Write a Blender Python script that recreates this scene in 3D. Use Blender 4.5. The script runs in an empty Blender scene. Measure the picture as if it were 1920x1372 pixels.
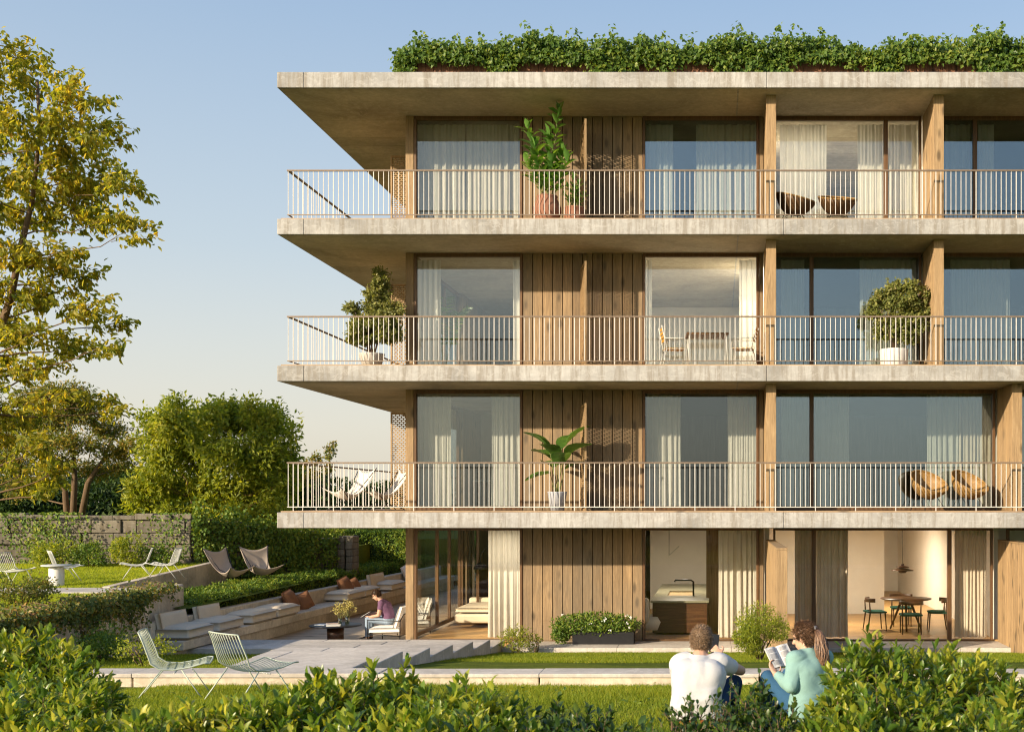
import bpy, math, random
import numpy as np
from mathutils import Vector, Matrix
rnd = random.Random(7)
rng = np.random.default_rng(11)
PI = math.pi
sc = bpy.context.scene
COL = sc.collection
F = 2200.0; PX = 1345.0; PY = 940.0; CZ = 3.03     # focal length in photo pixels, principal point, eye height
def at(px, py, d):
    return Vector(((px - PX) * d / F, d, CZ - (py - PY) * d / F))
V = Vector
# ------------------------------------------------------------------ objects
def link(o, parent=None):
    COL.objects.link(o)
    if parent is not None: o.parent = parent
    return o
def tag(o, label=None, cat=None, group=None, kind=None):
    if label: o['label'] = label
    if cat: o['category'] = cat
    if group: o['group'] = group
    if kind: o['kind'] = kind
    return o
def empty(name, loc=(0, 0, 0), rz=0.0, label=None, cat=None, group=None):
    o = bpy.data.objects.new(name, None); o.empty_display_size = .1
    o.location = loc; o.rotation_euler = (0, 0, rz)
    link(o); tag(o, label, cat, group); return o
def copy_tree(o, parent=None):
    c = o.copy(); COL.objects.link(c)
    if parent is not None: c.parent = parent
    for ch in list(o.children): copy_tree(ch, c)
    return c
class MB:
    def __init__(s): s.v = []; s.f = []; s.sm = []; s.mi = []; s.cur = 0
    def add(s, vs, fs, smooth=False):
        b = len(s.v); s.v.extend([tuple(v) for v in vs])
        for f in fs: s.f.append([b + i for i in f]); s.sm.append(smooth); s.mi.append(s.cur)
        return s
    def box(s, x0, x1, y0, y1, z0, z1, M=None):
        vs = [V((x, y, z)) for z in (z0, z1) for y in (y0, y1) for x in (x0, x1)]
        if M is not None: vs = [M @ v for v in vs]
        return s.add(vs, [(0, 2, 3, 1), (4, 5, 7, 6), (0, 1, 5, 4), (2, 6, 7, 3), (0, 4, 6, 2), (1, 3, 7, 5)])
    def prism(s, poly, z0, z1):          # poly: ccw list of (x,y); z may be callables
        n = len(poly); Z0 = z0 if callable(z0) else (lambda x, y: z0); Z1 = z1 if callable(z1) else (lambda x, y: z1)
        vs = [(x, y, Z0(x, y)) for x, y in poly] + [(x, y, Z1(x, y)) for x, y in poly]
        return s.add(vs, [list(range(n))[::-1], list(range(n, 2 * n))] + [(i, (i + 1) % n, n + (i + 1) % n, n + i) for i in range(n)])
    def tube(s, pts, r, n=6, caps=True, smooth=True):
        pts = [V(p) for p in pts]; m = len(pts)
        R = r if isinstance(r, (list, tuple)) else [r] * m
        t0 = (pts[1] - pts[0]).normalized()
        u = t0.orthogonal().normalized(); vs = []
        for i, p in enumerate(pts):
            t = (pts[min(i + 1, m - 1)] - pts[max(i - 1, 0)])
            t = t.normalized() if t.length > 1e-9 else t0
            u = (u - t * u.dot(t))
            u = u.normalized() if u.length > 1e-6 else t.orthogonal().normalized()
            w = t.cross(u)
            for k in range(n):
                a = 2 * PI * k / n
                vs.append(p + (u * math.cos(a) + w * math.sin(a)) * R[i])
        fs = [(i * n + k, i * n + (k + 1) % n, (i + 1) * n + (k + 1) % n, (i + 1) * n + k) for i in range(m - 1) for k in range(n)]
        if caps: fs += [tuple(range(n))[::-1], tuple((m - 1) * n + k for k in range(n))]
        return s.add(vs, fs, smooth)
    def lathe(s, prof, c=(0, 0, 0), n=24, smooth=True, sx=1, sy=1):   # prof: list of (r,z)
        c = V(c); vs = []
        for r, z in prof:
            for k in range(n):
                a = 2 * PI * k / n; vs.append(c + V((r * math.cos(a) * sx, r * math.sin(a) * sy, z)))
        m = len(prof)
        fs = [(i * n + k, i * n + (k + 1) % n, (i + 1) * n + (k + 1) % n, (i + 1) * n + k) for i in range(m - 1) for k in range(n)]
        fs += [tuple(range(n))[::-1], tuple((m - 1) * n + k for k in range(n))]
        return s.add(vs, fs, smooth)
    def ell(s, c, r, M=None, nu=14, nv=9):
        c = V(c); r = (r, r, r) if not hasattr(r, '__len__') else r
        vs = []
        for i in range(nv + 1):
            th = PI * i / nv
            for k in range(nu):
                a = 2 * PI * k / nu
                p = V((r[0] * math.sin(th) * math.cos(a), r[1] * math.sin(th) * math.sin(a), r[2] * math.cos(th)))
                vs.append(c + (M @ p if M is not None else p))
        fs = [((i + 1) * nu + k, (i + 1) * nu + (k + 1) % nu, i * nu + (k + 1) % nu, i * nu + k) for i in range(nv) for k in range(nu)]
        return s.add(vs, fs, True)
    def capsule(s, a, b, ra, rb, n=12):
        a = V(a); b = V(b); d = b - a; L = d.length; t = d / max(L, 1e-9)
        pts = []; R = []
        for q in (-1, -.92, -.7, -.38): pts.append(a + t * ra * q); R.append(max(ra * math.sqrt(1 - q * q), ra * .02))
        pts += [a, a + d * .33, a + d * .67, b]; R += [ra, ra * .67 + rb * .33, ra * .33 + rb * .67, rb]
        for q in (.38, .7, .92, 1): pts.append(b + t * rb * q); R.append(max(rb * math.sqrt(1 - q * q), rb * .02))
        return s.tube(pts, R, n)
    def sheet(s, grid, smooth=True, close=False):     # grid[i][j] of points
        n = len(grid); m = len(grid[0]); vs = [p for row in grid for p in row]
        fs = [(i * m + j, i * m + (j + 1) % m, (i + 1) * m + (j + 1) % m, (i + 1) * m + j) for i in range(n - 1) for j in range(m if close else m - 1)]
        return s.add(vs, fs, smooth)
    def mesh(s, name):
        me = bpy.data.meshes.new(name); me.from_pydata(s.v, [], s.f)
        me.polygons.foreach_set('use_smooth', s.sm)
        me.polygons.foreach_set('material_index', s.mi); me.update(); return me
    def build(s, name, mat, parent=None, bevel=0.0, loc=None, rz=0.0, solid=0.0, sub=0):
        me = s.mesh(name)
        for m in (mat if isinstance(mat, (list, tuple)) else [mat]): me.materials.append(m)
        o = bpy.data.objects.new(name, me); link(o, parent)
        if loc is not None: o.location = loc; o.rotation_euler = (0, 0, rz)
        if sub:
            m = o.modifiers.new('s', 'SUBSURF'); m.levels = m.render_levels = sub
        if solid:
            m = o.modifiers.new('t', 'SOLIDIFY'); m.thickness = solid; m.offset = 0
        if bevel:
            m = o.modifiers.new('b', 'BEVEL'); m.width = bevel; m.segments = 2; m.limit_method = 'ANGLE'; m.angle_limit = .6
        return o
def np_mesh(name, verts, faces_flat, loop_tot, mat, parent=None, smooth=True):
    me = bpy.data.meshes.new(name)
    nv = len(verts); nl = len(faces_flat); npoly = len(loop_tot)
    me.vertices.add(nv); me.vertices.foreach_set('co', np.ascontiguousarray(verts, np.float32).ravel())
    me.loops.add(nl); me.loops.foreach_set('vertex_index', np.ascontiguousarray(faces_flat, np.int32))
    me.polygons.add(npoly)
    st = np.zeros(npoly, np.int32); st[1:] = np.cumsum(loop_tot)[:-1]
    me.polygons.foreach_set('loop_start', st)
    try: me.polygons.foreach_set('loop_total', np.asarray(loop_tot, np.int32))
    except Exception: pass
    me.update(calc_edges=True); me.validate()
    me.polygons.foreach_set('use_smooth', np.full(npoly, smooth))
    me.materials.append(mat)
    o = bpy.data.objects.new(name, me); link(o, parent); return o
# leaf templates: (t, s, n) triples and quads/tris
LT = {
 'rhomb': (np.array([(0, 0, 0), (.45, .5, .06), (1, 0, -.1), (.45, -.5, .06)], float), [(0, 1, 2), (0, 2, 3)]),
 'leaf': (np.array([(0, 0, 0), (.28, .36, .07), (.68, .40, .05), (1, 0, -.12), (.68, -.40, .05), (.28, -.36, .07), (.35, 0, -.01), (.7, 0, -.03)], float),
          [(0, 1, 6), (0, 6, 5), (1, 2, 7, 6), (6, 7, 4, 5), (2, 3, 7), (7, 3, 4)]),
 'long': (np.array([(0, 0, 0), (.3, .5, .04), (.65, .42, 0), (1, 0, -.2), (.65, -.42, 0), (.3, -.5, .04)], float), [(0, 1, 2, 3), (0, 3, 4, 5)]),
 'blade': (np.array([(0, .5, 0), (0, -.5, 0), (.6, -.3, .05), (1, 0, .2), (.6, .3, .05)], float), [(0, 1, 2, 4), (4, 2, 3)]),
 'tri': (np.array([(0, .5, 0), (0, -.5, 0), (1, 0, .15)], float), [(0, 1, 2)]),
}
def leaves(name, pos, t, nrm, length, width, mat, shape='rhomb', parent=None, smooth=False):
    pos = np.asarray(pos, float); n = len(pos)
    t = np.asarray(t, float); t = t / (np.linalg.norm(t, axis=1, keepdims=True) + 1e-9)
    nrm = np.asarray(nrm, float)
    s = np.cross(nrm, t); s /= (np.linalg.norm(s, axis=1, keepdims=True) + 1e-9)
    u = np.cross(t, s)
    L = np.broadcast_to(np.asarray(length, float), (n,))[:, None, None]; W = np.broadcast_to(np.asarray(width, float), (n,))[:, None, None]
    T, fs = LT[shape]; k = len(T)
    v = pos[:, None, :] + T[None, :, 0:1] * L * t[:, None, :] + T[None, :, 1:2] * W * s[:, None, :] + T[None, :, 2:3] * L * u[:, None, :]
    flat = np.concatenate([np.array(f) for f in fs]); tot = np.array([len(f) for f in fs])
    ff = (np.arange(n)[:, None] * k + flat[None, :]).ravel()
    return np_mesh(name, v.reshape(-1, 3), ff, np.tile(tot, n), mat, parent, smooth)
def unit(n):
    v = rng.normal(size=(n, 3)); return v / np.linalg.norm(v, axis=1, keepdims=True)
# ------------------------------------------------------------------ materials
class N:
    def __init__(s, name):
        s.m = bpy.data.materials.new(name); s.m.use_nodes = True; s.t = s.m.node_tree; s.t.nodes.clear()
    def n(s, typ, **kw):
        nd = s.t.nodes.new('ShaderNode' + typ)
        for k, v in kw.items():
            if k in nd.inputs: s.put(nd.inputs[k], v)
            else: setattr(nd, k, v)
        return nd
    def put(s, inp, v):
        if isinstance(v, bpy.types.NodeSocket): s.t.links.new(v, inp)
        elif isinstance(v, (list, tuple)) and inp.type == 'RGBA' and len(v) == 3: inp.default_value = (*v, 1)
        else: inp.default_value = v
    def coord(s, scale=(1, 1, 1), which='Object', rot=(0, 0, 0)):
        c = s.n('TexCoord'); m = s.n('Mapping'); s.put(m.inputs['Vector'], c.outputs[which]); m.inputs['Scale'].default_value = scale; m.inputs['Rotation'].default_value = rot
        return m.outputs[0]
    def noise(s, vec, scale=1, detail=6, rough=.6, dist=0):
        return s.n('TexNoise', Vector=vec, Scale=scale, Detail=detail, Roughness=rough, Distortion=dist).outputs['Fac']
    def ramp(s, fac, stops):
        r = s.n('ValToRGB', Fac=fac); e = r.color_ramp.elements
        while len(e) < len(stops): e.new(.5)
        for q, (p, c) in zip(e, stops): q.position = p; q.color = (*c, 1) if len(c) == 3 else (c[0], c[0], c[0], 1)
        return r.outputs[0]
    def mix(s, a, b, fac, typ='MIX'):
        m = s.n('Mix', data_type='RGBA', blend_type=typ)
        s.put(m.inputs[0], fac); s.put(m.inputs[6], a); s.put(m.inputs[7], b); return m.outputs[2]
    def math(s, op, a, b=0.0, clamp=False):
        m = s.n('Math', operation=op, use_clamp=clamp); s.put(m.inputs[0], a); s.put(m.inputs[1], b); return m.outputs[0]
    def bump(s, h, strength=.3, dist=.02):
        return s.n('Bump', Height=h, Strength=strength, Distance=dist).outputs[0]
    def rand(s): return s.n('NewGeometry').outputs['Random Per Island']
    def pbr(s, col, rough=.7, bump=None, metal=0, spec=.5, **kw):
        p = s.n('BsdfPrincipled'); s.put(p.inputs['Base Color'], col); s.put(p.inputs['Roughness'], rough); s.put(p.inputs['Metallic'], metal)
        s.put(p.inputs['Specular IOR Level'], spec)
        for k, v in kw.items(): s.put(p.inputs[k], v)
        if bump is not None: s.put(p.inputs['Normal'], bump)
        return p.outputs[0]
    def out(s, sh):
        o = s.n('OutputMaterial'); s.t.links.new(sh, o.inputs['Surface']); return s.m
def plain(name, col, rough=.6, metal=0, var=.12, scale=8, bump=.15, spec=.4):
    k = N(name); c = k.coord(); f = k.noise(c, scale, 5)
    lo = tuple(x * (1 - var) for x in col); hi = tuple(min(1, x * (1 + var)) for x in col)
    return k.out(k.pbr(k.ramp(f, [(.3, lo), (.7, hi)]), rough, k.bump(k.noise(c, scale * 12, 4), bump, .004), metal, spec))
def concrete(name, base, streak=.5, rough=.85, eff=.3, boards=None, isl=0):
    k = N(name); c = k.coord()
    big = k.noise(k.coord((.5, .5, .9)), 1.0, 7, .65, .6)
    fine = k.noise(c, 14, 8, .7)
    st = k.noise(k.coord((5, 5, .5)), 1.6, 6, .7, .3)
    d = tuple(x * .60 for x in base); h = tuple(min(1, x * 1.32) for x in base)
    col = k.ramp(big, [(.3, d), (.5, base), (.72, h)])
    col = k.mix(col, tuple(x * y for x, y in zip(base, (.62, .56, .48))), k.math('MULTIPLY', k.ramp(st, [(.44, (0,)), (.62, (1,))]), streak))
    pits = k.ramp(k.n('TexVoronoi', Vector=c, Scale=26).outputs['Distance'], [(.03, (0,)), (.09, (1,))])
    col = k.mix(tuple(x * .5 for x in base), col, k.math('MAXIMUM', pits, k.ramp(fine, [(.38, (0,)), (.5, (1,))])))
    col = k.mix(col, k.ramp(fine, [(.3, (.78, .78, .78)), (.7, (1.1, 1.1, 1.1))]), .6, 'MULTIPLY')
    ef = k.noise(k.coord((1.6, 1.6, 2.6)), 2.2, 7, .7, 1.5)
    col = k.mix(col, tuple(min(1, x * 1.45 + .04) for x in base), k.math('MULTIPLY', k.ramp(ef, [(.54, (0,)), (.60, (1,)), (.66, (.2,))]), eff))
    if isl: col = k.mix(col, k.ramp(k.rand(), [(0, (.62, .60, .56)), (.5, (1, 1, 1)), (1, (1.22, 1.18, 1.1))]), isl, 'MULTIPLY')
    hgt = k.math('ADD', k.math('MULTIPLY', fine, .6), k.math('MULTIPLY', pits, .4))
    if boards:
        axis, pitch = boards
        sx = k.n('SeparateXYZ', Vector=c).outputs[axis]
        fr = k.math('FRACT', k.math('DIVIDE', sx, pitch))
        ln = k.math('LESS_THAN', fr, .026)
        wob = k.ramp(k.noise(k.coord((.6, 3, 3)), 2, 3), [(.4, (0,)), (.6, (1,))])
        col = k.mix(col, tuple(x * .45 for x in base), k.math('MULTIPLY', ln, wob))
        bt = k.n('TexWhiteNoise', noise_dimensions='1D'); k.put(bt.inputs['W'], k.math('FLOOR', k.math('DIVIDE', sx, pitch)))
        col = k.mix(col, k.ramp(bt.outputs['Value'], [(0, (.86, .85, .83)), (1, (1.08, 1.08, 1.08))]), .8, 'MULTIPLY')
    return k.out(k.pbr(col, rough, k.bump(hgt, .35, .01)))
def wood(name, c1, c2, axis='z', rough=.6, tint=.35, grain=1.0, spec=.4, knots=True, weather=None):
    k = N(name); st = {'z': (14, 14, .8), 'x': (.8, 14, 14), 'y': (14, .8, 14)}[axis]
    rn = k.rand()
    cc = k.n('VectorMath', operation='ADD'); k.put(cc.inputs[0], k.coord(st))
    k.put(cc.inputs[1], k.n('CombineXYZ', X=k.math('MULTIPLY', rn, 37), Y=k.math('MULTIPLY', rn, 91), Z=k.math('MULTIPLY', rn, 53)).outputs[0])
    g = k.noise(cc.outputs[0], 1.5 * grain, 8, .62, 1.2); g2 = k.noise(cc.outputs[0], 9 * grain, 4, .7)
    col = k.ramp(g, [(.28, tuple(x * .7 for x in c1)), (.5, c1), (.72, c2)])
    col = k.mix(col, k.ramp(g2, [(.35, (.72, .7, .66)), (.65, (1.08, 1.08, 1.08))]), .7, 'MULTIPLY')
    if knots:
        kn = k.n('TexVoronoi', Vector=k.coord({'z': (4.5, 4.5, 1.7), 'x': (1.7, 4.5, 4.5), 'y': (4.5, 1.7, 4.5)}[axis]), Scale=1.0, Randomness=1.0).outputs['Distance']
        col = k.mix(tuple(x * .3 for x in c1), col, k.ramp(kn, [(.10, (0.10,)), (.26, (1,))]))
    col = k.mix(col, k.ramp(rn, [(0, (.72, .69, .66)), (.5, (1, 1, 1)), (1, (1.18, 1.13, 1.05))]), tint * 2 if tint < .5 else 1, 'MULTIPLY')
    if weather:
        wz = k.noise(k.coord((1.2, 1.2, .5)), 1.3, 5)
        col = k.mix(col, weather, k.math('MULTIPLY', k.ramp(wz, [(.4, (0,)), (.7, (1,))]), .55))
    return k.out(k.pbr(col, rough, k.bump(g2, .25, .004), 0, spec))
def leafmat(name, stops, trans=.35, rough=.5, tcol=1.5, spec=.3, patch=.8):
    k = N(name); rn = k.rand()
    big = k.noise(k.coord(), patch, 3)
    fac = k.math('ADD', k.math('MULTIPLY', rn, .65), k.math('MULTIPLY', k.math('SUBTRACT', big, .3), .75), True)
    col = k.ramp(fac, stops)
    p = k.pbr(col, rough, None, 0, spec)
    tr = k.n('BsdfTranslucent', Color=k.mix(col, (tcol * 1.1, tcol, tcol * .35), 1.0, 'MULTIPLY')).outputs[0]
    m = k.n('MixShader', Fac=trans); k.t.links.new(p, m.inputs[1]); k.t.links.new(tr, m.inputs[2])
    return k.out(m.outputs[0])
def glassmat(name, base=.1, tint=(.93, .95, .94), edge=.8, coat=(1, 1, 1), wave=0):
    k = N(name); f = k.n('LayerWeight', Blend=.5).outputs['Facing']
    fac = k.math('ADD', k.math('MULTIPLY', k.math('POWER', f, 4.0), edge), base, True)
    tr = k.n('BsdfTransparent', Color=tint).outputs[0]; gl = k.n('BsdfGlossy', Color=coat, Roughness=0.0)
    if wave: k.put(gl.inputs['Normal'], k.bump(k.noise(k.coord((.8, 1, .5)), 1.1, 2), wave, .02))
    gl = gl.outputs[0]
    m = k.n('MixShader', Fac=fac); k.t.links.new(tr, m.inputs[1]); k.t.links.new(gl, m.inputs[2])
    return k.out(m.outputs[0])
def cloth(name, col, trans=.3, scale=160, var=.1, rough=.9, bump=.3, folds=0):
    k = N(name); c = k.coord(); f = k.noise(k.coord(), 3, 5); w = k.noise(c, scale, 2)
    cc = k.mix(k.ramp(f, [(.3, tuple(x * (1 - var) for x in col)), (.7, tuple(min(1, x * (1 + var)) for x in col))]), k.ramp(w, [(.3, (.82, .82, .82)), (.7, (1.06, 1.06, 1.06))]), .7, 'MULTIPLY')
    nb = k.bump(w, bump, .003)
    if folds:
        b2 = k.n('Bump', Height=k.noise(k.coord((5, 5, 6.5)), 1, 1.5, .4, 1.2), Strength=folds, Distance=.05); k.put(b2.inputs['Normal'], nb); nb = b2.outputs[0]
    p = k.pbr(cc, rough, nb, 0, .15)
    if trans <= 0: return k.out(p)
    tr = k.n('BsdfTranslucent', Color=cc).outputs[0]
    m = k.n('MixShader', Fac=trans); k.t.links.new(p, m.inputs[1]); k.t.links.new(tr, m.inputs[2])
    return k.out(m.outputs[0])
def grassmat(name, c1, c2, c3, scale=.8):
    k = N(name); c = k.coord(); a = k.noise(c, scale, 6, .6); b = k.noise(c, 30, 4, .7)
    col = k.mix(k.ramp(a, [(.3, c1), (.5, c2), (.7, c3)]), k.ramp(b, [(.3, (.6, .6, .6)), (.7, (1.2, 1.2, 1.2))]), .8, 'MULTIPLY')
    return k.out(k.pbr(col, .9, k.bump(b, .8, .04), 0, .1))
M = dict(
 conc=concrete('concrete_slab', (.365, .36, .345), .75),
 soffit=concrete('concrete_soffit', (.49, .43, .335), .3, boards=('Y', .62)),
 pave=concrete('paving_concrete', (.50, .46, .405), .25, isl=.3),
 wallc=concrete('garden_concrete', (.58, .50, .385), .35),
 stone=concrete('old_stone', (.155, .14, .11), .85, .95, .45, isl=.6),
 clad=wood('larch_cladding', (.255, .178, .10), (.375, .265, .15), 'z', .65, .55, weather=(.165, .135, .095)),
 fin=wood('larch_fin', (.34, .23, .12), (.45, .32, .175), 'z', .6, .3),
 frame=wood('stained_frame', (.13, .068, .03), (.19, .105, .045), 'z', .45, .15, knots=False),
 framed=wood('dark_frame', (.16, .085, .04), (.22, .12, .055), 'x', .45, .15, knots=False),
 deckw=wood('terrace_deck', (.46, .38, .28), (.60, .51, .39), 'x', .7, .35),
 floorw=wood('oak_floor', (.50, .29, .11), (.62, .39, .17), 'x', .35, .3, knots=False),
 balc=wood('balcony_boards', (.40, .28, .165), (.50, .37, .23), 'x', .6, .3),
 planter=wood('planter_boards', (.20, .09, .045), (.30, .15, .08), 'z', .7, .35),
 glass=glassmat('window_glass', .175, (.88, .92, .91), .8, (.66, .82, .95), .08), glass_mid=glassmat('pale_window_glass', .085, (.92, .94, .93), .8, (.80, .92, 1.0), .06), glass_clear=glassmat('clear_glass', .022, (.96, .97, .96), .6), shade_lining=wood('dark_shade_lining', (.085, .065, .045), (.13, .10, .07), 'z', .6, .2, knots=False), plaster=plain('white_plaster', (.74, .70, .63), .8, 0, .04, 2, .1),
 rail=plain('white_steel', (.60, .58, .54), .35, 0, .04, 6, .05), handrail=plain('copper_handrail', (.22, .165, .12), .45, .2, .1, 9, .05),
 darkm=plain('black_steel', (.025, .025, .027), .4, .4, .1, 9, .05),
 curtain=cloth('linen_curtain', (.74, .69, .60), .35, 220, .06), sheer=cloth('sheer_curtain', (.80, .77, .70), .45, 220, .05),
 taupe=cloth('taupe_curtain', (.60, .51, .41), .08, 220, .08),
 canvas=cloth('sling_canvas', (.60, .51, .42), .25, 200, .08), canvasw=cloth('white_canvas', (.80, .76, .70), .3, 200, .06),
 cushion=cloth('cushion_linen', (.66, .565, .43), 0, 120, .06), cushw=cloth('white_linen', (.78, .75, .70), 0, 120, .05),
 rust=cloth('rust_velvet', (.27, .13, .065), 0, 90, .15),
 rattan=wood('woven_rattan', (.26, .15, .045), (.38, .235, .08), 'x', .55, .3, knots=False),
 terra=plain('terracotta', (.27, .125, .075), .8, 0, .18, 6, .3), potw=plain('white_pot', (.72, .70, .66), .6, 0, .05, 5, .1),
 potg=plain('blue_grey_pot', (.38, .40, .45), .7, 0, .06, 5, .1), potb=plain('pale_concrete_pot', (.50, .47, .42), .85, 0, .08, 5, .25),
 bark=wood('bark', (.13, .085, .05), (.24, .17, .10), 'z', .95, .2, knots=False), stem=plain('green_stem', (.16, .17, .05), .7, 0, .2, 20, .2),
 walnut=wood('dark_walnut', (.085, .035, .015), (.15, .07, .03), 'x', .4, .2, knots=False),
 green=cloth('green_upholstery', (.02, .075, .055), 0, 120, .1),
 white=plain('white_paint', (.52, .53, .49), .4, 0, .04, 8, .05), soil=plain('potting_soil', (.05, .035, .02), .95, 0, .3, 20, .6),
)
def lf(name, stops, g=1.0, **kw): return leafmat(name, [(p, tuple(min(x * g, .8) for x in c)) for p, c in stops], **kw)
M['lf_big'] = lf('golden_green_leaf', [(0, (.045, .07, .012)), (.36, (.125, .138, .018)), (.7, (.225, .20, .025)), (1, (.34, .22, .035))], 1.72, trans=.58, rough=.45, tcol=1.7)
M['lf_dark'] = lf('dark_conifer', [(0, (.03, .05, .010)), (.4, (.07, .085, .016)), (.7, (.17, .125, .024)), (1, (.25, .155, .03))], 2.2, trans=.35, rough=.6, tcol=1.4, patch=.3)
M['lf_bush'] = lf('sunny_bush_leaf', [(0, (.05, .085, .012)), (.4, (.13, .16, .02)), (.75, (.22, .23, .03)), (1, (.30, .26, .045))], 1.8, trans=.5, rough=.5, tcol=1.5, patch=.5)
M['lf_hedge'] = lf('hedge_leaf', [(0, (.035, .07, .014)), (.5, (.08, .135, .02)), (1, (.22, .23, .03))], 1.7, trans=.35, rough=.5, tcol=1.4)
M['lf_ivy'] = lf('ivy_leaf', [(0, (.025, .04, .010)), (.4, (.06, .08, .018)), (.7, (.12, .11, .02)), (1, (.26, .11, .035))], 2.0, trans=.35, rough=.45, tcol=1.4)
M['lf_vine'] = lf('roof_vine_leaf', [(0, (.035, .075, .014)), (.5, (.085, .145, .024)), (1, (.21, .235, .035))], 1.35, trans=.4, rough=.45, tcol=1.4)
M['lf_shrub'] = lf('laurel_leaf', [(0, (.04, .085, .016)), (.35, (.10, .17, .022)), (.62, (.24, .27, .03)), (.9, (.46, .41, .06)), (1, (.42, .27, .07))], 1.3, trans=.45, rough=.33, tcol=1.4, spec=.5, patch=1.6)
M['lf_pot'] = lf('glossy_pot_leaf', [(0, (.04, .10, .02)), (.5, (.09, .19, .035)), (1, (.20, .29, .05))], 1.5, trans=.35, rough=.3, tcol=1.4, spec=.5)
M['lf_olive'] = lf('olive_pot_leaf', [(0, (.045, .06, .02)), (.5, (.13, .145, .04)), (1, (.28, .26, .11))], 1.7, trans=.4, rough=.45, tcol=1.4, spec=.4, patch=2)
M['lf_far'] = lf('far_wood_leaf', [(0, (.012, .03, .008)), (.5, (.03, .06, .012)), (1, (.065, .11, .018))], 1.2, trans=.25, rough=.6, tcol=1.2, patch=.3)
M['gr_far'] = grassmat('lawn_soil', (.06, .09, .010), (.11, .145, .016), (.17, .19, .024))
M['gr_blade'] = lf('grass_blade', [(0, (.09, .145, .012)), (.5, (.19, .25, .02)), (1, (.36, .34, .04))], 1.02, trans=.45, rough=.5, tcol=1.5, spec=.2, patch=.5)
M['gr_lit'] = lf('sunny_grass_blade', [(0, (.11, .16, .012)), (.5, (.22, .27, .02)), (1, (.38, .36, .04))], 1.5, trans=.5, rough=.5, tcol=1.5, spec=.2, patch=.5)  # brighter copy of the blade colour, sunlight painted in for the garden lawns
M['palegreen'] = plain('pale_green_steel', (.40, .45, .37), .4, 0, .04, 8, .05)
# ground profiles (height against distance)
def zf(y): return 1.34 if y <= 8.56 else (1.30 - (y - 9) * .0907)
def zs(y): return .93 - (y - 14.27) * .1036
def zl(y): return .95 + min(max((y - 14.5) / 3, 0), 1) * .25 if y < 24.4 else 1.2 + (y - 24.4) * .028
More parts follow.
